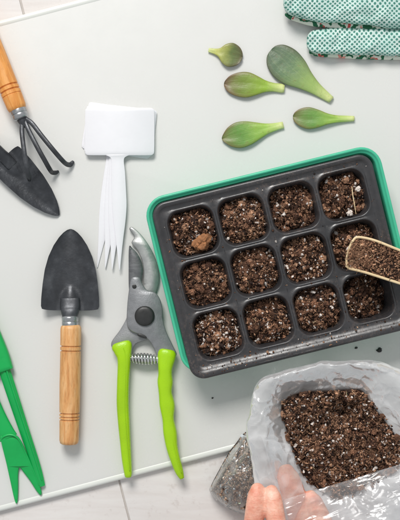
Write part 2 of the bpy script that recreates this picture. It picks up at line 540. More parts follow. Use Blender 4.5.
# keep only the raised lip: drop both caps
g.f = [f_ for f_ in g.f if len(f_) == 4]
rim_ = g.make('rim', M['rimw'], board)
tag(board, 'large pale green glossy board lying tilted across white tiles', 'board')

# ------------------------------------------------------------------ sowing tray
TZ = 44.0
tc = np.array([281.0, 264.3]); ta = math.radians(-13.75)
t1 = np.array([math.cos(ta), math.sin(ta)]); t2 = np.array([-math.sin(ta), math.cos(ta)])
kz = (H - TZ) / H
def T(u, v, z):
    """tray plan coordinates (as seen at the rim level) -> metres, vertical walls kept vertical"""
    q = tc + t1 * u + t2 * v
    return np.array([(q[0] - CX) * kz / 1000, (CY - q[1]) * kz / 1000, z / 1000])
def rr(u0, u1, v0, v1, r, n=8):
    return rrect((u0 + u1) / 2, (v0 + v1) / 2, (u1 - u0) / 2, (v1 - v0) / 2, r, 0, n)
def rings(geo, loops, close_last=False, flip=False):
    n = len(loops[0][0]); V = []
    for (L, z) in loops:
        for q in L: V.append(T(q[0], q[1], z))
    F = []
    for i in range(len(loops) - 1):
        for j in range(n):
            a_, b_ = i * n + j, i * n + (j + 1) % n
            F.append((a_, b_, b_ + n, a_ + n) if flip else (a_, a_ + n, b_ + n, b_))
    if close_last:
        F.append(tuple(range((len(loops) - 1) * n, len(loops) * n)))
    geo.add(V, F, [(v[0] * 1000, v[1] * 1000) for v in V])

# green outer tray: floor, wall, rolled rim
g = Geo()
U0, U1, V0, V1 = -120, 122.5, -95.5, 86.5
prof = [(16, 2.6), (13, 2.8), (7.0, TZ - 9), (6.4, TZ - 4), (5.4, TZ - 2.6), (4.2, TZ - 2.4), (3.4, TZ - 1.2), (2.6, TZ - 0.4), (1.4, TZ - 0.2), (0.4, TZ - 0.9), (0, TZ - 2.6), (0.6, TZ - 5.5),
        (2.8, TZ - 6.5), (7.2, 1.6), (9.5, 0.1), (16, 0.1)]
rings(g, [(rr(U0 + i_, U1 - i_, V0 + i_, V1 - i_, max(4, 21 - i_)), z) for i_, z in prof])
n = 36
loopA = [T(q[0], q[1], 2.6) for q in rr(U0 + 16, U1 - 16, V0 + 16, V1 - 16, 5)]
g.add(loopA, [tuple(range(n))]); loopB = [v * np.array([1, 1, 1]) - np.array([0, 0, 0.0025]) for v in loopA]
g.add(loopB, [tuple(reversed(range(n)))])
tray = g.make('drip_tray', M['teal'], sharp=50, origin=T(0, 0, 0))
tag(tray, 'green plastic outer tray with rolled rim around black seedling insert', 'tray')

# black insert with 12 cells
g = Geo()
CZ = TZ + 0.6
PU, PV = 51.6, 52.5
HU, HV = 23.6, 23.9
cellc = {}
def cell_loop(cu_, cv_, hx, hy, r, n=10):
    return [(cu_ + x, cv_ + y) for x, y in rrect(0, 0, hx, hy, r, 0, n)]
NC = 10
for r_ in range(3):
    for c_ in range(4):
        u, v = (c_ - 1.5) * PU, (r_ - 1) * PV
        cellc[(r_, c_)] = (u, v)
        outer = []
        ring0 = cell_loop(u, v, HU + 1.9, HV + 2.1, 13.4, NC)
        for x, y in ring0:      # project outwards on to the cell's square
            dx, dy = x - u, y - v
            s = min((PU / 2) / max(abs(dx), 1e-6), (PV / 2) / max(abs(dy), 1e-6))
            outer.append((u + dx * s, v + dy * s))
        L = [(outer, CZ - 0.9), (cell_loop(u, v, HU + 1.9, HV + 2.1, 13.4, NC), CZ - 0.7),
             (cell_loop(u, v, HU + 1.3, HV + 1.3, 13.5, NC), CZ - 0.05), (cell_loop(u, v, HU + 0.5, HV + 0.5, 13, NC), CZ - 0.25),
             (cell_loop(u, v, HU - 0.2, HV - 0.2, 12.6, NC), CZ - 1.3), (cell_loop(u, v, HU - 1.4, HV - 1.4, 12, NC), CZ - 7),
             (cell_loop(u, v, HU - 5.5, HV - 5.5, 9, NC), 5.5), (cell_loop(u, v, HU - 7, HV - 7, 8, NC), 4.2)]
        rings(g, L, close_last=True, flip=False)
# border around the cells: an inner rectangle ring with matched points
def border_loop(L, n=17):
    u0, u1, v0, v1, r = L
    return rr(u0, u1, v0, v1, r, n)
BL = [((-2 * PU, 2 * PU, -1.5 * PV, 1.5 * PV, 0.01), CZ - 0.9),
      ((-105.5, 105.5, -81.0, 81.4, 6), CZ - 0.85), ((-107.5, 107.5, -82.8, 84.6, 9), CZ + 0.9),
      ((-109.5, 109.5, -84.4, 86.6, 11), CZ + 2.3), ((-111.5, 111.0, -86.6, 90.2, 13), CZ + 2.5),
      ((-113.0, 112.2, -88.0, 92.2, 14), CZ + 1.8), ((-113.4, 112.5, -88.4, 92.9, 14.5), CZ + 0.4),
      ((-112.9, 112.1, -88.0, 92.6, 14.3), CZ - 1.4)]
rings(g, [(border_loop(L), z) for L, z in BL], flip=True)
insert = g.make('cell_insert', M['black'], sharp=65, origin=T(0, 0, 4.2))
# orientation is fixed with a quick normal recalculation
import bmesh
def recalc(o):
    bm = bmesh.new(); bm.from_mesh(o.data)
    bmesh.ops.remove_doubles(bm, verts=bm.verts, dist=1e-6)
    bmesh.ops.recalc_face_normals(bm, faces=bm.faces)
    bm.to_mesh(o.data); bm.free()
tag(insert, 'black plastic twelve-cell seedling insert sitting inside the green tray', 'seedling insert')

# ------------------------------------------------------------------ soil
ph = (1 + 5 ** 0.5) / 2
ICO = np.array([(-1, ph, 0), (1, ph, 0), (-1, -ph, 0), (1, -ph, 0), (0, -1, ph), (0, 1, ph), (0, -1, -ph), (0, 1, -ph), (ph, 0, -1), (ph, 0, 1), (-ph, 0, -1), (-ph, 0, 1)], float)
ICO /= np.linalg.norm(ICO[0])
ICOF = np.array([(0, 11, 5), (0, 5, 1), (0, 1, 7), (0, 7, 10), (0, 10, 11), (1, 5, 9), (5, 11, 4), (11, 10, 2), (10, 7, 6), (7, 1, 8), (3, 9, 4), (3, 4, 2), (3, 2, 6), (3, 6, 8), (3, 8, 9), (4, 9, 5), (2, 4, 11), (6, 2, 10), (8, 6, 7), (9, 8, 1)])
PAL = np.array([[0.020, 0.010, 0.007], [0.050, 0.023, 0.014], [0.10, 0.048, 0.028], [0.175, 0.087, 0.051], [0.26, 0.145, 0.088], [0.38, 0.22, 0.135], [0.52, 0.36, 0.25]])
WHITE = np.array([0.80, 0.72, 0.66])

def rot_rand(n):
    q = RNG.normal(size=(n, 4)); q /= np.linalg.norm(q, axis=1)[:, None]
    w, x, y, z = q.T
    return np.stack([1 - 2 * (y * y + z * z), 2 * (x * y - z * w), 2 * (x * z + y * w), 2 * (x * y + z * w), 1 - 2 * (x * x + z * z), 2 * (y * z - x * w),
                     2 * (x * z - y * w), 2 * (y * z + x * w), 1 - 2 * (x * x + y * y)], 1).reshape(n, 3, 3)

def grains(C, size, col, aniso=0.33):
    n = len(C)
    B = np.repeat(ICO[None], n, 0)
    B = B * (1 + RNG.uniform(-0.3, 0.3, (n, 12, 1)))
    sc = np.exp(RNG.normal(0, aniso, (n, 1, 3)))
    B = B * sc * size[:, None, None]
    B = np.einsum('nij,nkj->nki', rot_rand(n), B)
    V = (B + C[:, None, :]).reshape(-1, 3)
    F = (ICOF[None] + (np.arange(n) * 12)[:, None, None]).reshape(-1, 3)
    return V, F, np.repeat(col, 12, 0)

def fibres(C, length, rad, col, lift=0.25):
    """bent thin three-sided strands"""
    Vs, Fs, Cs = [], [], []
    off = 0
    for c, l, r, cl in zip(C, length, rad, col):
        a_ = RNG.uniform(0, 6.28); bend = RNG.normal(0, 1.1); e = RNG.normal(0, lift)
        pts = []
        p = np.array(c); d = a_
        m = 6
        for i in range(m):
            pts.append(p.copy())
            st = l / (m - 1)
            p = p + st * np.array([math.cos(d), math.sin(d), e * math.cos(i * 0.9)])
            d += bend / (m - 1) * 2
        for i, q in enumerate(pts):
            rr_ = r * (0.5 + 0.5 * math.sin(math.pi * (i + 0.5) / m))
            for k in range(3):
                t_ = k * 2.094
                Vs.append(q + np.array([-math.sin(a_) * math.cos(t_), math.cos(a_) * math.cos(t_), math.sin(t_)]) * rr_)
                Cs.append(cl)
        for i in range(m - 1):
            for k in range(3):
                x = off + i * 3 + k; y = off + i * 3 + (k + 1) % 3
                Fs.append((x, y, y + 3)); Fs.append((x, y + 3, x + 3))
        off += m * 3
    return np.array(Vs), np.array(Fs), np.array(Cs)

def pick_cols(n, wts, white, XY=None):
    idx = RNG.choice(len(PAL), n, p=np.array(wts) / sum(wts))
    if XY is not None:      # neighbouring grains shift darker or paler together
        cl = np.array([nz(x * 210, y * 210, 4.4) + 0.5 * nz(x * 520, y * 520, 1.4) for x, y in XY])
        idx = np.clip(np.round(idx + cl * 3.0 - 0.2), 0, len(PAL) - 2).astype(int)
    c = PAL[idx] * np.exp(RNG.normal(0, 0.22, (n, 1))) * np.array([1, 1, 1]) 
    wm = RNG.random(n) < white
    c[wm] = WHITE * RNG.uniform(0.5, 0.85, (wm.sum(), 1))
    return np.clip(c, 0, 0.9), wm

CL_N = 10
def clump_body(c, r, col, seed):
    V, F, Cc = [], [], []
    nu, nv_ = 7, 11
    for i in range(nu + 1):
        th = math.pi * i / nu
        for j in range(nv_):
            p_ = 2 * math.pi * j / nv_
            d = np.array([math.sin(th) * math.cos(p_), math.sin(th) * math.sin(p_), math.cos(th)])
            k = 1 + 0.6 * nz(d[0] * 1.6 + seed, d[1] * 1.6, d[2] * 1.6) + 0.5 * nz(d[0] * 4 + seed, d[1] * 4, d[2] * 4)
            V.append(np.array(c) + d * r * k * np.array([1, 1, 0.8])); Cc.append(np.array(col) * (0.75 + 0.5 * abs(nz(d[0] * 5, d[1] * 5, seed)) * 2))
    for i in range(nu):
        for j in range(nv_):
            a_, b_ = i * nv_ + j, i * nv_ + (j + 1) % nv_
            F.append((a_, a_ + nv_, b_ + nv_, b_))
    return V, F, Cc

def soil_mesh(name, inside_pts, hfun, n, floor_v, floor_f, wts, white, fib, smin=0.00045, smax=0.0021, big=0.0, parent=None, fibcol=(0.40, 0.22, 0.13), fiblen=0.007, nclump=0, cr=(0.0014, 0.0034), tone=1.35, hue=(1, 1, 1)):
    """inside_pts(k) -> (k,2) metres inside the patch"""
    V = [np.array(floor_v)]; F = [[tuple(f) for f in floor_f]]
    base = np.array([0.034, 0.016, 0.010])
    Cc = [np.repeat(base[None], len(floor_v), 0)]
    off = len(floor_v)
    XY = inside_pts(n)
    s = smin * (smax / smin) ** (RNG.random(n) ** 2.0)
    col, wm = pick_cols(n, wts, white * 0.34, XY)
    s = np.where(wm, 0.0004 + 0.0011 * RNG.random(n) ** 1.8, s)
    if big:
        bm_ = RNG.random(n) < big
        s = np.where(bm_ & ~wm, s * 1.9, s)
    Z = np.array([hfun(x, y) for x, y in XY]) + s * RNG.uniform(-0.3, 0.7, n)
    if nclump:
        CP = inside_pts(nclump)
        CR = cr[0] + (cr[1] - cr[0]) * RNG.random(nclump) ** 1.6
        CC = PAL[RNG.choice(len(PAL), nclump, p=np.array([1, 3.5, 5, 4, 1.6, .4, 0]) / 15.5)] * tone
        for q in range(nclump):
            x, y = CP[q]; r = CR[q]; z0 = hfun(x, y) - r * 0.15
            v, f, c = clump_body((x, y, z0), r, CC[q], q * 3.7)
            V.append(np.array(v)); F.append([tuple(i + off for i in t) for t in f]); Cc.append(np.array(c)); off += len(v)
            d = np.hypot(XY[:, 0] - x, XY[:, 1] - y)
            m_ = d < r * 1.02
            zt = z0 + np.sqrt(np.maximum(0, (r * 1.0) ** 2 - d ** 2)) * 0.8
            up = m_ & (zt > Z)
            Z = np.where(up, zt, Z)
            s = np.where(up & ~wm, np.minimum(s, 0.00085), s)
            tint = up & ~wm & (RNG.random(n) < 0.75)
            col[tint] = CC[q] * RNG.uniform(0.6, 1.5, (tint.sum(), 1))
    Z = np.where(wm, Z + 0.0005, Z)
    v, f, c = grains(np.column_stack([XY, Z]), s, np.clip(col * tone, 0, 0.9))
    V.append(v); F.append([tuple(t) for t in (f + off)]); Cc.append(c); off += len(v)
    if fib:
        XY = inside_pts(fib)
        Z = np.array([hfun(x, y) for x, y in XY]) + RNG.uniform(0.0003, 0.0028, fib)
        fc = np.array(fibcol)[None] * np.exp(RNG.normal(-0.35, 0.5, (fib, 1)))
        v, f, c = fibres(np.column_stack([XY, Z]), RNG.uniform(0.35, 1.0, fib) * fiblen, RNG.uniform(0.00012, 0.00034, fib), np.clip(fc, 0, 0.8))
        V.append(v); F.append([tuple(t) for t in (f + off)]); Cc.append(c); off += len(v)
    faces = [t for part in F for t in part]
    return mesh_obj(name, np.concatenate(V), faces, M['soil'], parent, col=np.clip(np.concatenate(Cc) * np.array(hue), 0, 0.95), smooth=False)

W_MID = [2, 4, 5, 4, 2, 1, .3]
W_DARK = [5, 6, 4, 2, 1, .3, .1]
W_RED = [2, 3, 5, 5, 3, .8, .2]
W_TAN = [2, 3, 4, 4, 3, 2.2, .8]
cells = {
 (0, 0): ('crumbly dark soil under a tan bark lump, in the tray cell nearest the white fork', W_MID, .05, 14, 4),
 (0, 1): ('dark soil covered in curly tan rootlets, in the cell right of the bark lump', W_TAN, .04, 60, 5),
 (0, 2): ('even finely crumbled brown soil in the top row, third cell from the left', W_MID, .05, 20, 7),
 (0, 3): ('clumpy reddish soil with two white lumps, in the top right corner cell of the tray', W_RED, .035, 18, 7),
 (1, 0): ('smooth reddish brown soil mound in the left column, middle cell of the tray', W_RED, .015, 12, 7),
 (1, 1): ('loose brown soil with small white bits in the middle row, second cell from the left', W_MID, .06, 22, 5),
 (1, 2): ('brown soil heavily flecked with white, in the middle row cell beside the scooped one', W_TAN, .085, 18, 5),
 (1, 3): ('dark soil half hidden under the wooden scoop in the right column of the tray', W_MID, .03, 14, 8),
 (2, 0): ('soil with the most white perlite, in the bottom left corner cell beside the lime pruners', W_TAN, .14, 14, 5),
 (2, 1): ('dark soil topped with long tan wood chips, in the bottom row second cell', W_MID, .05, 44, 6),
 (2, 2): ('knobbly reddish soil clumps in the bottom row, third cell from the left', W_RED, .06, 20, 5),
 (2, 3): ('low dark soil pushed to the left of the bottom right corner cell below the scoop', W_DARK, .05, 16, 9),
}
def rot_pt(u, v):
    q = T(u, v, 0); return q[:2]
for ci, ((r_, c_), (lab, wts, wh, nf, dep)) in enumerate(cells.items()):
    u, v = cellc[(r_, c_)]
    def inside(k, u=u, v=v):
        out_ = []
        while len(out_) < k:
            x, y = RNG.uniform(-1, 1, 2)
            if abs(x) ** 3.8 + abs(y) ** 3.8 < 1:
                out_.append(rot_pt(u + x * (HU - 2.4), v + y * (HV - 2.4)))
        return np.array(out_)
    cw = T(u, v, 0)[:2]
    def hf(x, y, cw=cw, dep=dep, ci=ci, r_=r_, c_=c_):
        dx, dy = (x - cw[0]) * 1000, (y - cw[1]) * 1000
        d = math.hypot(dx, dy)
        z = CZ - dep - 0.4 - 0.016 * d * d
        z += 4.5 * nz(dx * 0.11 + ci * 7, dy * 0.11, ci) + 5.0 * math.sqrt(max(0, nz(dx * 0.26, dy * 0.26, 5 + ci))) + 2.6 * math.sqrt(max(0, nz(dx * 0.5, dy * 0.5, 9 + ci))) - 2
        if (r_, c_) == (2, 3): z -= max(0, dx + 2) * 0.75 
        if (r_, c_) == (1, 0): z += 1.5
        return z / 1000
    fv, ff = [], []
    NR, NA = 9, 40
    for i in range(NR + 1):
        for j in range(NA):
            an = 2 * math.pi * j / NA
            ca_, sa_ = math.cos(an), math.sin(an)
            x = math.copysign(abs(ca_) ** (2 / 3.9), ca_) * i / NR; y = math.copysign(abs(sa_) ** (2 / 3.9), sa_) * i / NR
            p = rot_pt(u + x * (HU - 1.6), v + y * (HV - 1.6))
            fv.append((p[0], p[1], hf(p[0], p[1]) - 0.0006))
    for i in range(NR):
        for j in range(NA):
            a_, b_ = i * NA + j, i * NA + (j + 1) % NA
            ff.append((a_, a_ + NA, b_ + NA, b_))
    n0 = len(fv)      # skirt and bottom so that the plug is a solid body
    for (ins, z) in ((4.5, 14), (8, 5.6)):
        for j in range(NA):
            an = 2 * math.pi * j / NA; ca_, sa_ = math.cos(an), math.sin(an)
            x = math.copysign(abs(ca_) ** (2 / 3.9), ca_); y = math.copysign(abs(sa_) ** (2 / 3.9), sa_)
            p = rot_pt(u + x * (HU - ins), v + y * (HV - ins)); fv.append((p[0], p[1], z / 1000))
    for i in range(2):
        for j in range(NA):
            a_, b_ = (NR + i) * NA + j, (NR + i) * NA + (j + 1) % NA
            ff.append((a_, a_ + NA, b_ + NA, b_))
    o = soil_mesh('soil_plug', inside, hf, 3000, fv, ff, wts, wh, nf * 4 + 30, smin=0.00026, smax=0.0012, big=0.02, fiblen=0.006, nclump=34, cr=(0.0013, 0.0042))
    tag(o, lab, 'soil', 'soil plugs filling the cells of the black insert')

# fine soil spilled over the ribs and the lower flange
g_c = []
while len(g_c) < 420:
    u, v = RNG.uniform(-108, 108), RNG.uniform(-84, 90)
    if v < 70 and RNG.random() < 0.72: continue
    du = abs((u / PU + 2) % 1 - 0.5) * PU; dv = abs((v / PV + 1.5) % 1 - 0.5) * PV
    inside_grid = abs(u) < 2 * PU and abs(v) < 1.5 * PV
    if inside_grid and du < HU + 1.2 and dv < HV + 1.2: continue
    z = CZ - 0.7 if inside_grid else CZ + (2.2 if v > 86 or abs(u) > 109 else -0.6)
    if not inside_grid and 81.4 < v <= 86: z = CZ + 1.6
    p = T(u, v, z); g_c.append(p)
g_c = np.array(g_c); sz_ = 0.00022 * (4.2 ** (RNG.random(len(g_c)) ** 2))
cl_, _ = pick_cols(len(g_c), [2, 3, 4, 4, 3, 2, 1], .12)
v_, f_, c_ = grains(g_c + np.array([0, 0, 0.0002]), sz_, cl_)
o = mesh_obj('soil_dust', v_, f_, M['soil'], col=c_, smooth=False)
tag(o, 'fine brown soil dust spilled over the black ribs and lower flange', 'soil dust', kind='stuff')

# bark lump in the first cell
def lump(name, cx_, cy_, z, sx_, sy_, sz_, rot, mat, seed, amp=0.25, label=None):
    V, F = [], []
    nu, nv_ = 30, 44
    for i in range(nu + 1):
        th = math.pi * i / nu
        for j in range(nv_):
            p_ = 2 * math.pi * j / nv_
            d = np.array([math.sin(th) * math.cos(p_), math.sin(th) * math.sin(p_), math.cos(th)])
            r = 1 + amp * nz(d[0] * 1.7 + seed, d[1] * 1.7, d[2] * 1.7) * 2 + amp * 0.9 * nz(d[0] * 4, d[1] * 4 + seed, d[2] * 4) + amp * 0.7 * nz(d[0] * 11, d[1] * 11 + seed, d[2] * 11)
            x, y = d[0] * sx_ * r, d[1] * sy_ * r
            c0, s0 = math.cos(rot), math.sin(rot)
            q = P(cx_, cy_, z)
            V.append(q + np.array([x * c0 - y * s0, x * s0 + y * c0, d[2] * sz_ * r]) / 1000)
    for i in range(nu):
        for j in range(nv_):
            a_, b_ = i * nv_ + j, i * nv_ + (j + 1) % nv_
            F.append((a_, a_ + nv_, b_ + nv_, b_))
    return mesh_obj(name, V, F, mat, smooth=True)
M['bark'] = mat_plain('tan_bark', lin(164, 112, 74), 0.9, 0, 0.55, 200, 0.0025, 600)
o = lump('bark_chunk', 202, 242, 43.0, 10.5, 6.2, 5, 0.7, M['bark'], 3.0)
tag(o, 'tan lump of bark lying on the soil of the cell near the white fork', 'bark chunk')
M['perl'] = mat_plain('perlite', lin(228, 216, 206), 0.85, 0, 0.08, 400, 0.0006, 900)
for (px, py, r_, lb) in ((358, 189, 2.6, 'white perlite lump beside the tan rootlet in the top right cell'), (350, 213, 3.0, 'white perlite lump near the lower rim of the top right cell')):
    o = lump('perlite_lump', px, py, 43.5, r_, r_ * 0.85, r_ * 0.8, 0.4, M['perl'], px * 0.1)
    tag(o, lb, 'perlite')
g = Geo()
sweep(g, [(352, 187, 43, .35, .35), (353, 196, 45.5, .5, .5), (354.5, 204, 45.5, .5, .5), (356, 214, 43, .3, .3)], n=6)
tag(g.make('rootlet', M['wood_p']), 'thin pale rootlet lying across the top right soil cell', 'rootlet')

# stray crumbs on the board and on the insert's edge
for (px, py, r_, z, lb) in ((379.3, 350.2, 2.4, 0.9, 'dark crumb of soil on the board, right of the other below the tray'),
                            (356.3, 347.8, 1.3, 0.6, 'small brown speck of soil on the board just below the tray'),
                            (212.5, 398, 0.9, 0.4, 'tiny speck of soil on the board between lime pruners and bag')):
    o = lump('soil_crumb', px, py, z, r_, r_ * 0.8, r_ * 0.6, 0.3, M['soil'] if False else M['bolt'], px)
    tag(o, lb, 'soil crumb')

# ------------------------------------------------------------------ wooden hand tools
def turned(geo, p0, p1, prof, zc, n=28):
    """lathe between two plan points; prof = [(t 0..1, radius)]"""
    rows = []
    for t_, r in prof:
        rows.append((p0[0] + (p1[0] - p0[0]) * t_, p0[1] + (p1[1] - p0[1]) * t_, zc, r, r))
    sweep(geo, rows, n=n, smooth=False, endcap='bevel')

def groove(t0, r, w=0.008, d=1.4):
    return [(t0 - w, r), (t0 - w * 0.4, r - d), (t0 + w * 0.4, r - d), (t0 + w, r)]

# blade surface (open sheet thickened)
def blade(name, base, tip, widths, parent, mat, cup=5.0, z0=1.5, ridge=0.0, tipz=0.0, thick=1.2, ns=24, nt=36, neck=9, lift=4.0):
    base = np.array(base, float); tip = np.array(tip, float)
    ax = tip - base; L = np.linalg.norm(ax); ax /= L; pr = np.array([-ax[1], ax[0]])
    ts = [w[0] for w in widths]; ws = [w[1] for w in widths]
    V = []; F = []
    def zz(s, t):
        z = z0 + cup * (abs(s) ** 2.1) * (1 - t) ** 0.35 * 1.0 + lift * (1 - t) 
        z += tipz * t
        if ridge:
            d = abs(s * np.interp(t, ts, ws)) / neck
            tt = t / 0.30
            e = d * d + tt * tt
            if e < 1: z += ridge * (1 - e) ** 0.7
            z += 0.8 * math.exp(-(s * 7) ** 2) * (1 - t)
        return z
    for layer in (0, 1):
        for i in range(nt + 1):
            t = (i / nt); t = 1 - (1 - t) ** 1.25
            w = np.interp(t, ts, ws)
            for j in range(ns + 1):
                s = -1 + 2 * j / ns
                q = base + ax * L * t + pr * w * s
                if t < 0.06: q = q + ax * (abs(s) ** 6) * 1.5
                V.append(P(q[0], q[1], zz(s, t) - layer * thick))
    m_ = ns + 1; N = (nt + 1) * m_
    for i in range(nt):
        for j in range(ns):
            a_ = i * m_ + j
            F.append((a_, a_ + 1, a_ + m_ + 1, a_ + m_))
            F.append((N + a_, N + a_ + m_, N + a_ + m_ + 1, N + a_ + 1))
    edge = [i * m_ for i in range(nt + 1)] + [nt * m_ + j for j in range(1, m_)] + [i * m_ + ns for i in range(nt - 1, -1, -1)] + [j for j in range(ns - 1, 0, -1)]
    for i in range(len(edge)):
        a_, b_ = edge[i], edge[(i + 1) % len(edge)]
        F.append((a_, b_, b_ + N, a_ + N))
    o = mesh_obj(name, V, F, mat, parent, smooth=True)
    recalc(o); o.data.set_sharp_from_angle(angle=math.radians(50))
    return o

# central trowel
t = thing('hand_trowel', 'dark steel trowel with turned pine handle, lying upright left of lime pruners', 'trowel', P(70, 340, 0))
blade('blade', (70, 310.5), (70.5, 229), [(0, 28.2), (0.02, 29.2), (0.15, 29), (0.33, 27.6), (0.5, 25.6), (0.66, 22), (0.8, 16.8), (0.9, 11.4), (0.96, 6.8), (0.99, 3.2), (1, 0.6)], t, M['gun'],
      cup=7, z0=2.2, ridge=4.5, neck=10.5, lift=4.0)
g = Geo()
sweep(g, [(70, 298, 9, 9.5, 2.5), (70, 307, 10, 10, 4), (70, 312, 11, 9, 5.5), (70, 318, 11, 7.6, 6.5), (70, 322, 11, 7.2, 7)], n=24, endcap='bevel', p=2.2)
g.make('socket', M['gun'], t)
g = Geo(); turned(g, (70, 316.5), (70.2, 326.5), [(0, 8.0), (.1, 8.3), (.45, 8.3), (.5, 7.9), (.55, 8.3), (1, 8.3)], 11); g.make('ferrule', M['ferrule'], t, sharp=40)
g = Geo()
pf = [(0, 9.0), (0.012, 10.1), (0.03, 10.5), (0.15, 10.4)] + groove(0.175, 10.4) + [(0.19, 10.4)] + groove(0.214, 10.4) + [(0.23, 10.3), (0.3, 10.3), (0.5, 10.5), (0.7, 10.2)] + groove(0.745, 10.1) + groove(0.775, 10.1) + groove(0.80, 10.0) + [(0.83, 9.9), (0.9, 9.8), (0.975, 9.7), (1, 9.0)]
turned(g, (70.9, 325.5), (69, 443), pf, 11)
g.make('handle', M['wood_t'], t, sharp=50)

# hand cultivator
d = np.array([0.372, 0.928]); end = np.array([17.6, 109.6])
st = end - d * 118
t = thing('hand_cultivator', 'three pronged cultivator with orange wooden handle entering from the left edge', 'cultivator', P(17, 100, 0))
g = Geo()
pf = [(0, 9.2), (0.02, 9.9)] + groove(0.2, 10) + [(0.5, 10.4)] + groove(0.79, 10.2) + groove(0.83, 10.2) + groove(0.87, 10.2, 0.005, 0.6) + [(0.97, 9.8), (1, 8.8)]
turned(g, st, end, pf, 13); g.make('handle', M['wood_o'], t, sharp=50)
g = Geo(); e2_ = end + d * 9.5; turned(g, end - d * 1.5, e2_, [(0, 8), (.1, 8.4), (.5, 8.3), (.55, 7.8), (.62, 8.2), (.9, 8.0), (1, 7.2)], 13); g.make('ferrule', M['ferrule'], t, sharp=40)
g = Geo(); sweep(g, [(20.6, 117, 13, 5.2, 5), (22.5, 121, 13.5, 4.8, 4.2), (24, 125, 14, 3.4, 3)], n=16); g.make('prong_root', M['gun'], t)
for path in ([(22.5, 119, 13.5, 2.2, 1.8), (21.8, 130, 16, 2.4, 1.6), (22.6, 140, 18, 2.4, 1.6), (24.6, 155, 20, 2.4, 1.6), (27, 170, 19, 2.4, 1.6), (28.8, 177, 15, 2.4, 1.5), (29.4, 180.5, 10.5, 1.6, 1.1)],
             [(24, 119, 14, 2.2, 1.8), (29, 131, 17, 2.4, 1.6), (38, 148.5, 20, 2.4, 1.6), (45, 161, 19.5, 2.4, 1.6), (49.2, 168.5, 16, 2.4, 1.5), (52, 172.3, 8, 2.3, 1.2), (55.5, 172.6, 3.6, 2.2, 1.1), (58, 171.5, 1.8, 1.4, 1.0)],
             [(25.5, 118.5, 14, 2.2, 1.8), (32, 123.5, 16.5, 2.4, 1.6), (41, 135, 19, 2.4, 1.6), (52, 148.5, 20.5, 2.4, 1.6), (61, 159, 17.5, 2.4, 1.5), (66, 163.8, 10, 2.4, 1.3), (70, 164.6, 4, 2.6, 1.2), (73, 161.8, 1.8, 1.7, 1.0)]):
    g = Geo(); sweep(g, path, n=12, p=2.8, k=7); g.make('prong', M['gun'], t)

# small trowel, partly out at the left
t = thing('small_trowel', 'narrow dark trowel blade cut by the left edge, beneath the cultivator prongs', 'trowel', P(0, 155, 0))
blade('blade', (4, 157), (59, 215.5), [(0, 17.5), (0.03, 18.3), (0.25, 18), (0.5, 16.2), (0.7, 12.8), (0.85, 8.6), (0.94, 4.8), (0.985, 2), (1, 0.5)], t, M['gun2'], cup=6, z0=1.6, ridge=3.6, neck=8.5, lift=1.5)
g = Geo(); sweep(g, [(12, 165.5, 5, 6, 1.8), (5, 158, 6, 6.2, 3.4), (0, 152.5, 7.5, 5.4, 4.6), (-6, 146, 9, 5, 5)], n=20); g.make('socket', M['gun2'], t)
g = Geo(); turned(g, (-5, 147), (-14, 137.5), [(0, 7), (1, 7)], 9.5); g.make('ferrule', M['ferrule'], t)
g = Geo(); turned(g, (-13, 138.5), (-84, 64), [(0, 8), (.03, 9.2), (.5, 9.4), (.97, 8.6), (1, 7.6)], 10); g.make('handle', M['wood_o'], t, sharp=50)

# ------------------------------------------------------------------ stack of white T-shaped plant labels
def plant_label(ang, dx, dy, z, label, bow):
    t_ = thing('plant_label', label, 'plant label', P(120 + dx, 138 + dy, z), 'fanned stack of white plant labels')
    pv_ = np.array([120.0, 134.0]); a_ = math.radians(ang); c0, s0 = math.cos(a_), math.sin(a_)
    def R(pts):
        out_ = []
        for x, y in pts:
            x, y = x - pv_[0], y - pv_[1]
            out_.append((pv_[0] + dx + x * c0 - y * s0, pv_[1] + dy + x * s0 + y * c0))
        return out_
    zf_ = lambda x, y: bow * (((x - 120) / 35) ** 2 + ((y - 131) / 24) ** 2 * 0.5)
    g = Geo()
    slab(g, R([(85.3, 111), (86.6, 108.6), (89, 107.9), (105, 107.7), (135, 107.7), (150, 107.9), (152.8, 108.8), (154.2, 111.4), (154.4, 130), (154.2, 151), (153, 154), (150, 155.2), (135, 155.3), (105, 155.3), (89, 155.2), (86, 154), (85, 151), (84.9, 130)]),
         [(0.15, z - 0.35), (0, z - 0.2), (0, z + 0.2), (0.25, z + 0.4)], k=3)
    g.make('head', M['white'], t_, sharp=60)
    g = Geo()
    slab(g, R([(106.5, 154.6), (110, 157.2), (111.4, 161), (111.4, 172), (111.6, 190), (112.2, 206), (113.6, 222), (115.4, 236), (117, 250), (118.8, 268), (119.5, 270.5), (120.2, 268), (122, 250), (123.6, 236), (125.4, 222), (126.6, 206), (126, 190), (125, 172), (123.8, 161), (125, 157.2), (128.5, 154.6)]),
         [(0.1, z - 0.4), (0, z - 0.2), (0, z + 0.25), (0.3, z + 0.45)], k=3)
    g.make('stake', M['white'], t_, sharp=60)
for k_, (an_, dx_, dy_, lb_) in enumerate(((9.0, -1.0, -1.0, 'undermost white plant label, its point swung farthest left towards the trowel'),
        (6.1, 0.2, -1.6, 'white plant label second from the bottom of the fanned stack'),
        (3.1, 0.0, -0.6, 'white plant label directly beneath the top one of the fanned stack'),
        (0.0, 0.0, 0.0, 'topmost white plant label, lying straight with its point nearest the pruning shears'))):
    plant_label(an_, dx_, dy_, 0.8 + 1.7 * k_, lb_, 0.25)

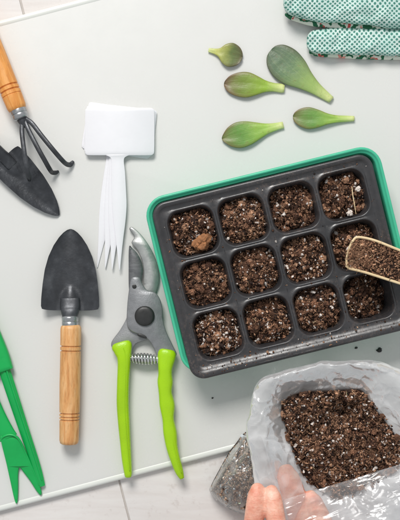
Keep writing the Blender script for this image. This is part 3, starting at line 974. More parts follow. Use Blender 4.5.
# ------------------------------------------------------------------ pruning shears
t = thing('pruning_shears', 'grey steel pruning shears with lime green handles partly under the tray edge', 'pruning shears', P(145, 320, 0))
g = Geo()   # hooked counter blade (light)
slab(g, [(129.5, 229.5), (131.5, 227), (137, 230.5), (143.5, 237.5), (150, 247), (155, 257.5), (158.5, 270), (158.8, 281), (156.5, 290), (152, 300), (143, 300), (140, 292), (143, 283), (143.6, 272), (141.5, 260), (137, 249.5), (131.5, 243), (134.5, 236.5)],
     [(0.8, 2.2), (0, 2.8), (0, 4.4), (0.8, 5.2)], k=4)
g.make('counter_blade', M['steel_l'], t, sharp=50)
g = Geo()   # cutting blade (dark)
slab(g, [(128.9, 246.5), (133, 248.5), (138, 254), (141.8, 262), (143.2, 271), (141.5, 281), (143, 292), (140, 303), (132, 302), (128.8, 290), (128.4, 268)],
     [(1.2, 5.3), (0.2, 5.5), (0.2, 6.2), (2.4, 7.4)], k=4)
g.make('cutting_blade', M['steel_d'], t, sharp=40)
g = Geo()   # lower arm reaching the left grip
slab(g, [(130, 306), (126.5, 318), (120, 330), (111.5, 342), (114, 349), (130, 352), (135.5, 344), (146, 340), (152, 334), (156, 322), (152, 310), (140, 304)],
     [(0.8, 1.0), (0, 1.8), (0, 6.2), (0.9, 7.2)], k=4)
g.make('lower_arm', M['steel_b2'], t, sharp=50)
g = Geo()   # top plate with tab, reaching the right grip
slab(g, [(131, 279), (135, 276.6), (139.5, 278), (142.5, 284), (147, 290), (155, 292.5), (160, 299), (162.5, 309), (162.8, 319), (166.5, 332), (173, 346), (176, 356), (159, 362), (155.5, 352), (151.5, 344), (146.8, 338.6), (139, 334.5), (131, 331), (126.8, 324), (127.2, 306), (128.8, 291)],
     [(0.8, 7.6), (0, 8.2), (0, 10.2), (1.1, 11.2)], k=4)
g.make('top_plate', M['steel_b'], t, sharp=50)
g = Geo(); slab(g, rrect(144.6, 316, 10, 10, 9.9, 0, 8), [(0, 11.2), (0, 12.8), (0.8, 13.8), (2.6, 14.4), (5, 14.7)], smooth=False); pv = g.make('pivot_bolt', M['bolt'], t, sharp=60)
g = Geo(); slab(g, rrect(134.3, 286.5, 2.2, 2.2, 2.1, 0, 5), [(0, 10.6), (0, 11.5), (0.4, 11.7)], smooth=False); g.make('rivet', M['bolt'], t, sharp=60)
g = Geo(); slab(g, [(139, 333.5), (144, 335), (146.6, 337.2), (145.8, 338.6), (141, 337.4), (137.6, 335.4)], [(0, 10.9), (0, 11.6), (0.3, 11.8)]); g.make('catch', M['bolt'], t, sharp=60)
g = Geo()   # left grip
sweep(g, [(121.0, 343, 8, 8.6, 5.4), (121.8, 346, 8.5, 10.2, 6.2), (123.0, 351, 8.5, 9.0, 6.8), (124.2, 360, 8.5, 6.8, 7.2), (123.2, 382, 8.5, 6.2, 7.0), (122.8, 403, 8.2, 6.2, 6.8), (124, 424, 8, 5.9, 6.4), (125.3, 441, 7.6, 5.4, 6.2), (126.6, 458, 7.2, 4.9, 5.8), (128, 472, 7, 4.0, 5.0), (128.3, 476.5, 6.6, 3.2, 3.8)], n=24, p=2.8, endcap='bevel')
g.make('handle', M['lime'], t)
g = Geo()   # right grip with finger waves
sweep(g, [(167.5, 350.5, 8.5, 7.6, 6), (167.0, 353.5, 9, 9.2, 6.8), (166.4, 359, 9.2, 8.8, 7.2), (165.4, 367, 9.5, 7.4, 7.4), (165.2, 374, 9.5, 7.0, 7.2), (165.2, 382, 9.2, 7.8, 7.2), (165.4, 393, 9, 6.7, 6.9), (167.2, 405, 8.8, 7.7, 6.9), (168.2, 419, 8.5, 5.9, 6.4), (170, 432, 8.2, 6.8, 6.6), (172, 447, 7.8, 5.8, 6.1), (175.5, 460, 7.4, 5.0, 5.6), (179.2, 471, 7, 4.2, 5.0), (182, 478, 6.6, 2.4, 3.4)], n=24, p=2.8, endcap='bevel')
g.make('handle', M['lime'], t)
for pts_ in ([(121.6, 348), (123.6, 356), (123.6, 382), (123.0, 403), (124, 424), (125.3, 441), (126.6, 458), (127.8, 470)],
             [(166.6, 357), (165.2, 370), (165, 384), (166.6, 402), (168.4, 420), (170.2, 435), (172.6, 449), (176, 461), (179.6, 472)]):
    g = Geo()
    sweep(g, [(x + 1.6, y, 15.2 - 1.9 * max(0, (y - 380) / 95) - 0.1, 0.45, 0.55) for x, y in pts_], n=8); g.make('mould_seam', M['lime'], t)
g = Geo()
path = []
turns = 9.5
for i in range(int(turns * 14) + 1):
    f = i / (turns * 14); an = f * turns * 2 * math.pi
    r = 2.5 + 2.5 * math.sin(math.pi * f)
    path.append((129.5 + 29.5 * f, 358.2 + 1.5 * f + r * math.sin(an), 9 + r * math.cos(an), 0.95, 0.95))
Q = np.array(path); Cn = np.array([P(*q[:3]) for q in Q])
Tn = np.gradient(Cn, axis=0); Tn /= np.linalg.norm(Tn, axis=1)[:, None]
V = []; F = []
for i in range(len(Cn)):
    ref = np.array([1.0, 0, 0]); s1 = np.cross(Tn[i], ref); s1 /= np.linalg.norm(s1); s2 = np.cross(Tn[i], s1)
    for k in range(8):
        an = k * math.pi / 4; V.append(Cn[i] + (s1 * math.cos(an) + s2 * math.sin(an)) * 0.00135)
for i in range(len(Cn) - 1):
    for k in range(8):
        a_, b_ = i * 8 + k, i * 8 + (k + 1) % 8
        F.append((a_, b_, b_ + 8, a_ + 8))
mesh_obj('spring', V, F, M['chrome'], t)
g = Geo(); sweep(g, [(128, 358, 9, 2.2, 2.2), (160, 359.8, 9, 2.2, 2.2)], n=12, smooth=False); g.make('spring_pin', M['chrome'], t)

# ------------------------------------------------------------------ green plastic tools
t = thing('plastic_dibber', 'bright green plastic stick tool with a wider stepped head, crossing the left edge', 'dibber', P(15, 410, 0))
g = Geo(); sweep(g, [(-42, 258, 6, 7, 4), (-24, 298, 6.5, 8.5, 4.5), (-3, 349, 7, 9.6, 5), (4.4, 370.5, 7, 9.2, 5)], n=20, p=3.6, endcap='bevel'); g.make('head', M['green'], t, sharp=60)
g = Geo(); sweep(g, [(3, 366, 6, 5.8, 4.2), (11.5, 392, 5.8, 5.6, 4), (24, 430, 5, 5.0, 3.6), (36, 466, 4, 4.4, 3), (42, 486, 3, 3.2, 2.2)], n=8, p=1.5, endcap='bevel'); g.make('shaft', M['green'], t, sharp=35)
g = Geo(); sweep(g, [(6.4, 370, 10.0, 0.8, .7), (13.5, 392, 9.6, .8, .7), (26, 430, 8.4, .8, .7), (37, 464, 6.9, .7, .6), (41.6, 480, 5.6, .5, .5)], n=8); g.make('spine', M['green'], t)
t = thing('plastic_widger', 'bright green two pronged plastic seedling fork at the bottom left corner', 'seedling fork', P(10, 450, 0))
g = Geo(); sweep(g, [(-30, 340, 5, 6, 3.5), (-14, 384, 5.5, 6.6, 3.5), (-3, 412, 6, 7, 3.6), (5, 430, 6.6, 8, 3.2), (8.6, 438, 6.8, 9.2, 2.0)], n=16, p=2.6, endcap='bevel'); g.make('stem', M['green'], t, sharp=60)
g = Geo()  # cupped fork plate
fork = [(0.5, 436), (5, 434.8), (12, 434.6), (19, 438), (22, 444), (27, 455), (33, 469), (38.5, 482), (41.6, 492), (40.4, 495.2), (36.4, 491), (30, 481), (24, 473), (19.6, 467.6), (18.2, 474), (18.2, 486), (17.8, 499), (16.4, 503.6), (14.2, 499), (10.4, 482), (6, 462), (2, 446)]
def cupf(x, y):
    ax_ = 10 + (y - 436) * 0.32
    return 0.035 * (x - ax_) ** 2 * max(0, 1 - (y - 434) / 55) + 3.4 * max(0, 1 - (y - 434) / 40)
slab(g, fork, [(0.5, 0.6), (0, 1.1), (0, 2.6), (0.7, 3.4), (1.6, 3.6)], k=4, zf=cupf); g.make('fork_plate', M['green'], t, sharp=60)
g = Geo(); sweep(g, [(0.6, 441, 8, .9, 1.0), (3, 437, 9, 1.1, 1.2), (9, 434.8, 9, 1.2, 1.3), (15, 436, 9, 1.2, 1.2), (20, 441, 8.5, 1.1, 1.1), (26, 454, 6.6, 1.0, 1.0), (33, 470, 4.8, .9, .9), (39, 485, 3.8, .7, .7)], n=10); g.make('lip', M['green'], t)

# ------------------------------------------------------------------ succulent leaves
def leaf(tip, stem, widths, mat, label, thick=3.0, curl=5.0, bend=0.0, cup=2.0, seed=0):
    tip = np.array(tip, float); stem = np.array(stem, float)
    ax = stem - tip; L = np.linalg.norm(ax); ax /= L; pr = np.array([-ax[1], ax[0]])
    ts = [w[0] for w in widths]; wc = catmull([(w[0], w[1]) for w in widths], 8)
    V = []; F = []; UV = []
    nt, ns = 34, 14
    for layer in (0, 1):
        for i in range(nt + 1):
            t_ = i / nt; t_ = t_ ** 1.35
            w = max(0.25, np.interp(t_, wc[:, 0], wc[:, 1]))
            for j in range(ns + 1):
                s = -1 + 2 * j / ns
                s2 = math.sin(s * math.pi / 2)
                q = tip + ax * L * t_ + pr * (w * s2 + bend * math.sin(math.pi * t_)) 
                base = 1.2 + curl * (0.5 - 0.5 * math.cos(2 * math.pi * min(1, t_ * 1.0))) * 0.35 + cup * s2 * s2 * (1 - t_) + 0.5 * nz(t_ * 4, s2 * 2, seed)
                th = thick * math.sqrt(max(0, 1 - s2 * s2)) * min(1, 0.35 + 1.6 * math.sqrt(t_)) * (0.75 + 0.25 * t_)
                z = base + 0.4 + (th * 0.8 if layer == 0 else -th * 0.2)
                if layer == 0: z -= 0.5 * math.exp(-(s2 * 5) ** 2) * (1 - t_)
                V.append(P(q[0], q[1], max(0.15, z) + (0 if layer == 0 else 0)))
                UV.append((0.5 + s2 * 0.5, t_))
    m_ = ns + 1; N = (nt + 1) * m_
    for i in range(nt):
        for j in range(ns):
            a_ = i * m_ + j
            F.append((a_, a_ + 1, a_ + m_ + 1, a_ + m_)); F.append((N + a_, N + a_ + m_, N + a_ + m_ + 1, N + a_ + 1))
    edge = [i * m_ for i in range(nt + 1)] + [nt * m_ + j for j in range(1, m_)] + [i * m_ + ns for i in range(nt - 1, -1, -1)] + [j for j in range(ns - 1, 0, -1)]
    for i in range(len(edge)):
        a_, b_ = edge[i], edge[(i + 1) % len(edge)]; F.append((a_, b_, b_ + N, a_ + N))
    o = mesh_obj('succulent_leaf', V, F, mat, uv=UV)
    recalc(o)
    tag(o, label, 'leaf', 'loose succulent leaves on the board')
leaf((242.5, 57.5), (208.5, 50), [(0, 1), (.04, 5.5), (.16, 10), (.36, 12.2), (.55, 9.4), (.68, 4.6), (.8, 3.0), (.92, 2.4), (1, 2.0)], M['leafD'], 'smallest round dark succulent leaf, the topmost of the loose leaves', 2.4, cup=2.6, seed=1)
leaf((224, 84), (284.5, 88.6), [(0, 1), (.02, 4), (.1, 9), (.25, 12.3), (.4, 12.6), (.55, 9.4), (.68, 6), (.82, 4.4), (.95, 4.6), (1, 3.8)], M['leafA'], 'succulent leaf with brownish edge just below the smallest leaf', 3.4, seed=2, bend=-1)
leaf((270.5, 50.5), (331.5, 100), [(0, 3), (.02, 8), (.1, 14), (.25, 17.2), (.42, 15.4), (.58, 10.4), (.74, 6.6), (.88, 4.8), (1, 3.6)], M['leafB'], 'largest grey green succulent leaf lying diagonally near the gloves', 3.2, seed=3, bend=1.5, cup=1.4)
leaf((222, 139), (283.5, 125), [(0, 1), (.03, 4), (.12, 9.6), (.26, 13), (.42, 12.2), (.58, 8.8), (.72, 5.6), (.86, 4), (1, 3.4)], M['leafC'], 'green succulent leaf with reddish tip, the lowest of the loose leaves above the tray', 3.4, seed=4)
leaf((293, 117), (354.5, 118.6), [(0, 1.5), (.03, 5), (.12, 9), (.26, 11), (.42, 8.8), (.56, 5.6), (.7, 3.8), (.86, 3.2), (1, 2.6)], M['leafC'], 'slim bright green succulent leaf, rightmost, just above the tray top', 3.2, seed=5, bend=1)

# ------------------------------------------------------------------ gloves
def glove(rows, zc, hh, label, seed, trim):
    """rows: x, y_top, y_bottom of the folded glove, plan mm"""
    R = catmull(rows, 8)
    t_ = thing('garden_glove', label, 'glove', P(R[0][0], (R[0][1] + R[0][2]) / 2, 0))
    V, F, UV = [], [], []
    n = 36
    for i, (x, y0, y1) in enumerate(R):
        cy_, hw = (y0 + y1) / 2, (y1 - y0) / 2
        e = min(1, math.sqrt(max(0.0, 1 - (1 - min(1, (x - R[0][0]) / 9.0)) ** 2)) + 0.04)
        for j in range(n):
            an = 2 * math.pi * j / n
            ca_, sa_ = math.cos(an), math.sin(an)
            yy = cy_ + hw * math.copysign(abs(ca_) ** 0.72, ca_) * (0.45 + 0.55 * e)
            zz = hh * math.copysign(abs(sa_) ** 0.8, sa_) * e
            wr = 1 + (0.42 * nz(x * 0.05 + seed, yy * 0.10, seed) + 0.22 * (1 - 3 * abs(nz(x * 0.09 + yy * 0.05, yy * 0.03, seed + 3)))) * (1 if sa_ > 0 else 0)
            yy += 1.6 * nz(x * 0.05, ca_ * 0.8, seed + 11) * e
            V.append(P(x, yy, max(0.2, zc + zz * wr))); UV.append((x, yy - hw * 0.15 * sa_))
    for i in range(len(R) - 1):
        for j in range(n):
            a_, b_ = i * n + j, i * n + (j + 1) % n; F.append((a_, a_ + n, b_ + n, b_))
    F.append(tuple(range(n))); F.append(tuple(reversed(range((len(R) - 1) * n, len(R) * n))))
    o = mesh_obj('palm_fabric', V, F, M['glove'], t_, uv=UV); recalc(o)
    # floral back of the glove peeping out along its lower seam
    g_ = Geo()
    sweep(g_, [(x, y + 0.8, z_, w_ * 1.25, h_) for (x, y, z_, w_, h_) in trim], n=16, p=2.2)
    # gathered look
    g_.v = [tuple(np.array(v) + np.array([0, 0, 0.0006 * nz(v[0] * 260, v[1] * 260, seed)])) for v in g_.v]
    g_.make('back_fabric', M['floral'], t_)
    g_ = Geo()
    sweep(g_, [(x, y - w_ * 1.15, z_ + h_ * 0.95, .55, .5) for (x, y, z_, w_, h_) in trim], n=8)
    g_.make('seam', M['white'], t_)
    return t_
glove([(306.6, 36, 48), (309, 32, 51.5), (316, 30, 53), (335, 28, 54), (358, 27, 55), (380, 27, 55.5), (410, 26, 56), (450, 20, 60), (490, 16, 64), (540, 18, 62)], 8, 7.5,
      'mint garden glove finger with teal dots lying below its pair near the top right', 2.0,
      [(311, 51.4, 4, 1.6, 2.2), (318, 53, 4, 2.2, 3), (335, 53.8, 4, 2.4, 3.2), (358, 55.0, 4, 2.6, 3.4), (380, 55.6, 4, 2.6, 3.4), (410, 56.2, 4, 2.6, 3.4), (450, 60, 4, 2.6, 3.4), (500, 63.5, 4, 2.6, 3)])
glove([(283.4, -8, 10), (286, -12, 13.5), (293, -15, 16), (312, -17, 21), (335, -19, 23), (351, -20, 24), (377, -21, 26.5), (400, -24, 29), (440, -30, 31), (490, -34, 33), (540, -32, 32)], 15, 9.5,
      'mint garden glove with teal dots at the top edge, lying over the other', 9.0,
      [(287, 13.8, 9, 1.8, 2.2), (293, 16.6, 9, 2.4, 3), (312, 21.8, 9, 2.8, 3.4), (332, 24, 9, 3, 3.6), (351, 25.4, 9, 3.2, 3.8), (377, 28, 9, 3.2, 3.8), (400, 30, 9, 3, 3.6), (440, 32, 9, 3, 3.4), (500, 33, 9, 3, 3.4)])

# ------------------------------------------------------------------ bamboo scoop with soil
SZ = 66.0
t = thing('bamboo_scoop', 'pale bamboo scoop heaped with soil reaching in from the right over the tray', 'scoop', P(390, 262, TZ))
# trough: outline edges along its axis
sa0, sa1 = np.array([350.0, 253.5]), np.array([470.0, 286.0])
rowsT = []
def scoop_edge(s):
    # s 0..1 along from tip to the neck ; returns upper edge, lower edge (plan)
    up = catmull([(352.5, 241.5), (356.5, 237.6), (365, 238), (378, 241.6), (400, 250.4), (430, 262), (462, 277)], 8)
    lo = catmull([(347.2, 266.2), (349.5, 268.4), (357, 270.2), (368, 273.2), (400, 283.4), (430, 293), (456, 300)], 8)
    i = min(1, max(0, s)) * (len(up) - 1)
    a_, b_ = int(i), min(int(i) + 1, len(up) - 1)
    return up[a_] + (up[b_] - up[a_]) * (i - a_), lo[a_] + (lo[b_] - lo[a_]) * (i - a_)
V, F, UV = [], [], []
ns_, nt_ = 22, 44
def scoop_z(s, w): return SZ - 9.5 * (1 - abs(w) ** 2.4) * min(1, 0.12 + s * 2.2)
for layer in (0, 1):
    for i in range(nt_ + 1):
        s = i / nt_
        u_, l_ = scoop_edge(s)
        for j in range(ns_ + 1):
            w = -1 + 2 * j / ns_
            m_ = (u_ + l_) / 2; q = m_ + (l_ - u_) / 2 * w * (1.0 if layer == 0 else 1.075)
            bulge = -(2.2 * (1 - w * w)) if i == 0 else -2.2 * (1 - w * w) * max(0, 1 - s * 5)
            q = q + np.array([bulge - (1.3 if layer and i == 0 else 0), -bulge * 0.1])
            z = scoop_z(s, w) - (2.2 if layer else 0) * (0.25 + 0.75 * (1 - abs(w) ** 6))
            V.append(P(q[0], q[1], z)); UV.append((w * 0.3, s * 110))
m_ = ns_ + 1; N = (nt_ + 1) * m_
for i in range(nt_):
    for j in range(ns_):
        a_ = i * m_ + j
        F.append((a_, a_ + 1, a_ + m_ + 1, a_ + m_)); F.append((N + a_, N + a_ + m_, N + a_ + m_ + 1, N + a_ + 1))
edge = [i * m_ for i in range(nt_ + 1)] + [nt_ * m_ + j for j in range(1, m_)] + [i * m_ + ns_ for i in range(nt_ - 1, -1, -1)] + [j for j in range(ns_ - 1, 0, -1)]
for i in range(len(edge)):
    a_, b_ = edge[i], edge[(i + 1) % len(edge)]; F.append((a_, b_, b_ + N, a_ + N))
o = mesh_obj('bowl', V, F, M['wood_p'], t, uv=UV); recalc(o); o.data.set_sharp_from_angle(angle=math.radians(45))
g = Geo()   # rounded bare rim all round the bowl
rim = []
for i in range(0, 41):
    u_, _ = scoop_edge(1 - i / 40 * 0.99); rim.append((u_[0], u_[1], SZ + 0.4, 1.35, 1.2))
u0_, l0_ = scoop_edge(0.0)
for w in np.linspace(-0.9, 0.9, 7):
    q = (u0_ + l0_) / 2 + (l0_ - u0_) / 2 * w; bu = -2.2 * (1 - w * w)
    rim.append((q[0] + bu, q[1] - bu * 0.1, scoop_z(0, w) + 0.4, 1.1, 1.1))
for i in range(0, 41):
    _, l_ = scoop_edge(i / 40 * 0.99 + 0.01); rim.append((l_[0], l_[1], SZ + 0.4, 1.35, 1.2))
sweep(g, rim, n=10, smooth=False); g.make('rim', M['wood_p'], t)
g = Geo(); sweep(g, [(452, 285, SZ - 4, 12, 4.5), (480, 294, SZ, 8, 4.5), (530, 310, SZ + 3, 7.5, 4.5), (590, 330, SZ + 5, 8, 4.5)], n=18); g.make('handle', M['wood_p'], t)
def in_scoop(k):
    out_ = []
    for _ in range(k):
        s = RNG.uniform(0.02, 0.97); w = RNG.uniform(-0.93, 0.93)
        u_, l_ = scoop_edge(s); q = (u_ + l_) / 2 + (l_ - u_) / 2 * w
        out_.append(P(q[0] - 1.6 * (1 - w * w) * max(0, 1 - s * 5), q[1], SZ)[:2])
    return np.array(out_)
def h_scoop(x, y): return (SZ - 0.6 + 1.5 * nz(x * 110, y * 110, 3) + 0.8 * nz(x * 300, y * 300, 8)) / 1000
fv, ff = [], []
for i in range(31):
    s = 0.01 + 0.98 * i / 30; u_, l_ = scoop_edge(s)
    for j in range(13):
        w = -0.96 + 1.92 * j / 12; q = (u_ + l_) / 2 + (l_ - u_) / 2 * w
        p = P(q[0] - 1.8 * (1 - w * w) * max(0, 1 - s * 5), q[1], SZ); fv.append((p[0], p[1], h_scoop(p[0], p[1]) - 0.0008 - 0.0008 * abs(w) ** 8))
for i in range(30):
    for j in range(12):
        a_ = i * 13 + j; ff.append((a_, a_ + 1, a_ + 14, a_ + 13))
o = soil_mesh('scooped_soil', in_scoop, h_scoop, 3600, fv, ff, [.6, 1.5, 4, 6, 5, 1.8, .4], .012, 700, smin=0.0003, smax=0.0010, fiblen=0.006, tone=1.75)
tag(o, 'fine reddish fibrous soil heaped level in the pale bamboo scoop', 'soil')

# ------------------------------------------------------------------ bag of soil
bag = thing('plastic_bag', 'crumpled clear plastic bag rolled open around dark soil at the lower right', 'plastic bag', P(340, 450, 0))
soilL = [(290, 438), (284.5, 418), (283, 404), (299, 393.5), (330, 391.5), (360, 391), (373, 408), (393, 434), (402, 456), (374, 480), (337, 495), (307, 477)]
rimL  = [(264, 440), (264, 408), (269, 387), (292, 374), (324, 368.5), (358, 367.5), (388, 376), (412, 402), (428, 455), (395, 508), (336, 528), (284, 504)]
outL  = [(249, 442), (249.5, 410), (258.5, 382), (284, 370.5), (319, 363.5), (354, 360.8), (391, 366.5), (422, 392), (446, 455), (410, 540), (336, 558), (270, 520)]
midL  = [(256, 440), (259, 411), (268, 392), (290, 380), (322, 374), (356, 372), (382, 381), (404, 410), (418, 455), (392, 520), (336, 535), (283, 510)]
footL = [(272, 440), (270, 415), (278, 398), (296, 386), (324, 380), (354, 378), (376, 388), (396, 410), (410, 455), (388, 505), (336, 520), (292, 500)]
def loopc(L, n=20): return catmull(L, n, True)
SB = 62.0
loops = [(soilL, SB - 16, -5), (soilL, SB - 3, -1.0), (soilL, SB + 6, 2.0)]
keys = []
def blend(A, B, f): return [tuple(np.array(a_) * (1 - f) + np.array(b_) * f) for a_, b_ in zip(A, B)]
keys = [(blend(soilL, footL, 0.2), SB - 14), (blend(soilL, rimL, -0.02), SB + 0), (blend(soilL, rimL, 0.30), SB + 7), (blend(soilL, rimL, 0.68), SB + 14), (rimL, SB + 19), (blend(rimL, outL, 0.5), SB + 19),
        (outL, SB + 13), (outL, SB + 4), (blend(outL, midL, 0.6), SB - 12), (midL, SB - 30), (footL, 10), (blend(footL, soilL, 0.3), 0.8)]
KL = [loopc(k_[0]) for k_ in keys]
NL = len(KL[0]); NVv = 7
V, F = [], []
K3 = np.array([[(q[0], q[1], z) for q in L] for L, (_, z) in zip(KL, keys)])
prof3 = catmull([K3[i].reshape(-1) for i in range(len(K3))], NVv).reshape(-1, NL, 3)
nR = len(prof3)
cb = np.array([335.0, 445.0])
for i in range(nR):
    f = i / (nR - 1)
    for j in range(NL):
        x, y, z = prof3[i, j]
        an = math.atan2(y - cb[1], x - cb[0])
        c1, s1 = math.cos(an), math.sin(an)
        amp = math.sin(min(1, f * 2.2) * math.pi / 2) * (1 if f < 0.75 else max(0.2, (1 - f) * 4))
        rdg = 1 - abs(nz(c1 * 3.4 + 4, s1 * 3.4, f * 1.4)) * 3
        rdg2 = 1 - abs(nz(c1 * 8, s1 * 8 + 9, f * 2.2)) * 3
        cr = max(0.0, 1 - abs(nz(x * 0.055 + 3, y * 0.055, f * 1.2 + 2)) * 7) ** 2
        cr2 = max(0.0, 1 - abs(nz(x * 0.09 + 13, y * 0.09, f + 5)) * 6) ** 2
        dz = (2.0 * rdg + 0.5 * rdg2 + 2.4 * cr + 1.4 * cr2 + 1.2 * nz(x * 0.06, y * 0.06, f * 2)) * amp * (0.6 + 0.5 * nz(c1 * 2, s1 * 2, 7))
        dr = (2.8 * nz(c1 * 4, s1 * 4, f * 1.5 + 20) + 0.8 * nz(c1 * 9, s1 * 9, f * 2)) * amp
        if f > 0.6: dz *= 0.4
        V.append(P(x + c1 * dr, y + s1 * dr, max(0.6, z + dz)))
for i in range(nR - 1):
    for j in range(NL):
        a_, b_ = i * NL + j, i * NL + (j + 1) % NL
        F.append((a_, a_ + NL, b_ + NL, b_))
mesh_obj('mouth_film', V, F, M['film'], bag)

# loose flaps and long folds of film over the rim (each a thin crease ribbon of the same film)
def film_patch(name, corners, z, amp, seed, mat=None, n=30, fold=(1, 0), ff_=0.35):
    """bilinear patch from four plan corners with ridged folds"""
    A, B, C_, D = [np.array(c, float) for c in corners]
    V, F = [], []
    for i in range(n + 1):
        for j in range(n + 1):
            u, v = i / n, j / n
            q = (A * (1 - u) + B * u) * (1 - v) + (D * (1 - u) + C_ * u) * v
            q = q + 1.6 * np.array([nz(u * 4, v * 4, seed), nz(u * 4, v * 4, seed + 9)])
            k = q[0] * fold[0] + q[1] * fold[1]; k2 = -q[0] * fold[1] + q[1] * fold[0]
            rg = 1 - abs(nz(k * ff_ * 0.25, k2 * 0.02, seed)) * 3.2
            V.append(P(q[0], q[1], z(u, v) + amp * rg + amp * 0.4 * nz(k * 0.5, k2 * 0.1, seed + 2)))
    for i in range(n):
        for j in range(n):
            a_ = i * (n + 1) + j; F.append((a_, a_ + 1, a_ + n + 2, a_ + n + 1))
    return mesh_obj(name, V, F, mat or M['film'], bag)
# flap that covers the two far fingers
film_patch('folded_flap', [(262, 438), (290, 444), (306, 496), (288, 532)], lambda u, v: 91 - 2 * u, 1.2, 4.0, mat=M['film3'], fold=(0.5, -0.86), ff_=0.25)
# front edge of the bag folded in long diagonal creases
film_patch('folded_edge', [(284, 500), (404, 463), (450, 500), (284, 560)], lambda u, v: 91 + 7 * v, 2.0, 12.0, mat=M['film3'], n=60, fold=(0.42, 0.9), ff_=0.2)

# soil in the bag
SL = loopc(soilL, 10)
poly = SL.copy()
def in_poly(x, y, Pn):
    c = False; n = len(Pn); j = n - 1
    for i in range(n):
        if ((Pn[i][1] > y) != (Pn[j][1] > y)) and (x < (Pn[j][0] - Pn[i][0]) * (y - Pn[i][1]) / (Pn[j][1] - Pn[i][1] + 1e-9) + Pn[i][0]): c = not c
        j = i
    return c
def edge_d(x, y):
    return float(np.min(np.hypot(SL[:, 0] - x, SL[:, 1] - y)))
def h_bag_px(x, y):
    hollow = 26 * math.exp(-(((x - 346) / 20) ** 2 + ((y - 412) / 13) ** 2))
    hollow += 7 * math.exp(-(((x - 352) / 16) ** 2 + ((y - 438) / 14) ** 2))
    z = SB + 6 - hollow - 0.03 * (y - 440)
    z += 6 * nz(x * 0.05, y * 0.05, 1) + 4.5 * nz(x * 0.13, y * 0.13, 2) + 5.0 * math.sqrt(max(0, nz(x * 0.24, y * 0.24, 3))) + 3.0 * math.sqrt(max(0, nz(x * 0.5, y * 0.5, 6)))
    z -= 2.0 * max(0, 1 - edge_d(x, y) / 6) ** 2
    return z
def in_bag(k):
    out_ = []
    while len(out_) < k:
        x, y = RNG.uniform(281, 405), RNG.uniform(389, 500)
        ed_ = edge_d(x, y)
        if in_poly(x, y, poly):
            if ed_ < 4 and nz(x * 0.16, y * 0.16, 8) < -0.12 and x < 350: continue
            out_.append(P(x, y, SB)[:2])
        elif ed_ < 3.2 and nz(x * 0.2, y * 0.2, 8) > 0.02 and RNG.random() < 0.8: out_.append(P(x, y, SB)[:2])
    return np.array(out_)
def h_bag(x, y):
    kk = (H - SB) / H
    return h_bag_px(x * 1000 / kk + CX, CY - y * 1000 / kk) / 1000
fv, ff = [], []
cS = np.array([342.0, 443.0]); NRr = 26
for i in range(NRr + 1):
    for q in SL:
        p = cS + (q - cS) * (i / NRr) * 1.02
        w_ = P(p[0], p[1], SB); fv.append((w_[0], w_[1], h_bag_px(p[0], p[1]) / 1000 - 0.0009))
ns2 = len(SL)
for i in range(NRr):
    for j in range(ns2):
        a_, b_ = i * ns2 + j, i * ns2 + (j + 1) % ns2; ff.append((a_, b_, b_ + ns2, a_ + ns2))
for (s_, z_) in ((1.03, 40), (1.03, 14), (0.95, 2.0)):
    for q in SL:
        p = cS + (q - cS) * s_; w_ = P(p[0], p[1], SB); fv.append((w_[0], w_[1], z_ / 1000))
for i in range(NRr, NRr + 3):
    for j in range(ns2):
        a_, b_ = i * ns2 + j, i * ns2 + (j + 1) % ns2; ff.append((a_, b_, b_ + ns2, a_ + ns2))
o = soil_mesh('bagged_soil', in_bag, h_bag, 21000, fv, ff, [2.2, 4, 5, 4, 2, 1.0, .3], .05, 1500, smin=0.00026, smax=0.0011, big=0.015, fiblen=0.006, nclump=200, cr=(0.001, 0.0034))
tag(o, 'dark crumbly soil with white flecks filling the open clear bag', 'soil')

# bulging lower corner of the bag resting on the tiles
cornerO = [(250, 430), (243, 434), (236, 443), (229, 452), (220, 468), (211, 485), (209.6, 491), (214, 498), (222, 505), (233, 511), (246, 515), (262, 516), (270, 500), (272, 470), (268, 445), (260, 432)]
CO = catmull(cornerO, 6, True); cc_ = np.array([243.0, 479.0])
def corner(scale, zt, zb, fold, name, mat, parent, col=None, seed=0.0, own=None):
    V, F = [], []
    NRc = 16; n = len(CO)
    for layer in (0, 1):
        for i in range(NRc + 1):
            r = i / NRc
            for q in CO:
                p = cc_ + (q - cc_) * r * scale
                prof_ = (1 - r ** 2.6) ** 0.6
                if layer == 0:
                    z = -BT + 7 + (zt - 1) * prof_
                    an = math.atan2(p[1] - 415, p[0] - 262)
                    rg = 1 - abs(nz(an * 5.5 + seed, r * 0.7, seed)) * 3.0
                    rg2 = 1 - abs(nz(an * 13 + seed, r * 1.5, seed + 3)) * 3.0
                    band = math.exp(-(((p[1] - (482 - (p[0] - 211) * 0.30)) / 2.0) ** 2))
                    z += fold * (2.6 * rg + 1.8 * rg2 + 3.4 * band) * min(1, (1 - r) * 4 + 0.15)
                else:
                    z = -BT + 7 - 6.6 * prof_ + 0.0
                V.append(P(p[0], p[1], max(-BT + 0.3, z)))
    N = (NRc + 1) * n
    for i in range(NRc):
        for j in range(n):
            a_, b_ = i * n + j, i * n + (j + 1) % n
            F.append((a_, a_ + n, b_ + n, b_)); F.append((N + a_, N + b_, N + b_ + n, N + a_ + n))
    for j in range(n):
        a_, b_ = NRc * n + j, NRc * n + (j + 1) % n; F.append((a_, a_ + N, b_ + N, b_))
    return mesh_obj(name, V, F, mat, parent)
corner(1.0, 34, 0, 1.0, 'bag_corner', M['film2'], bag)
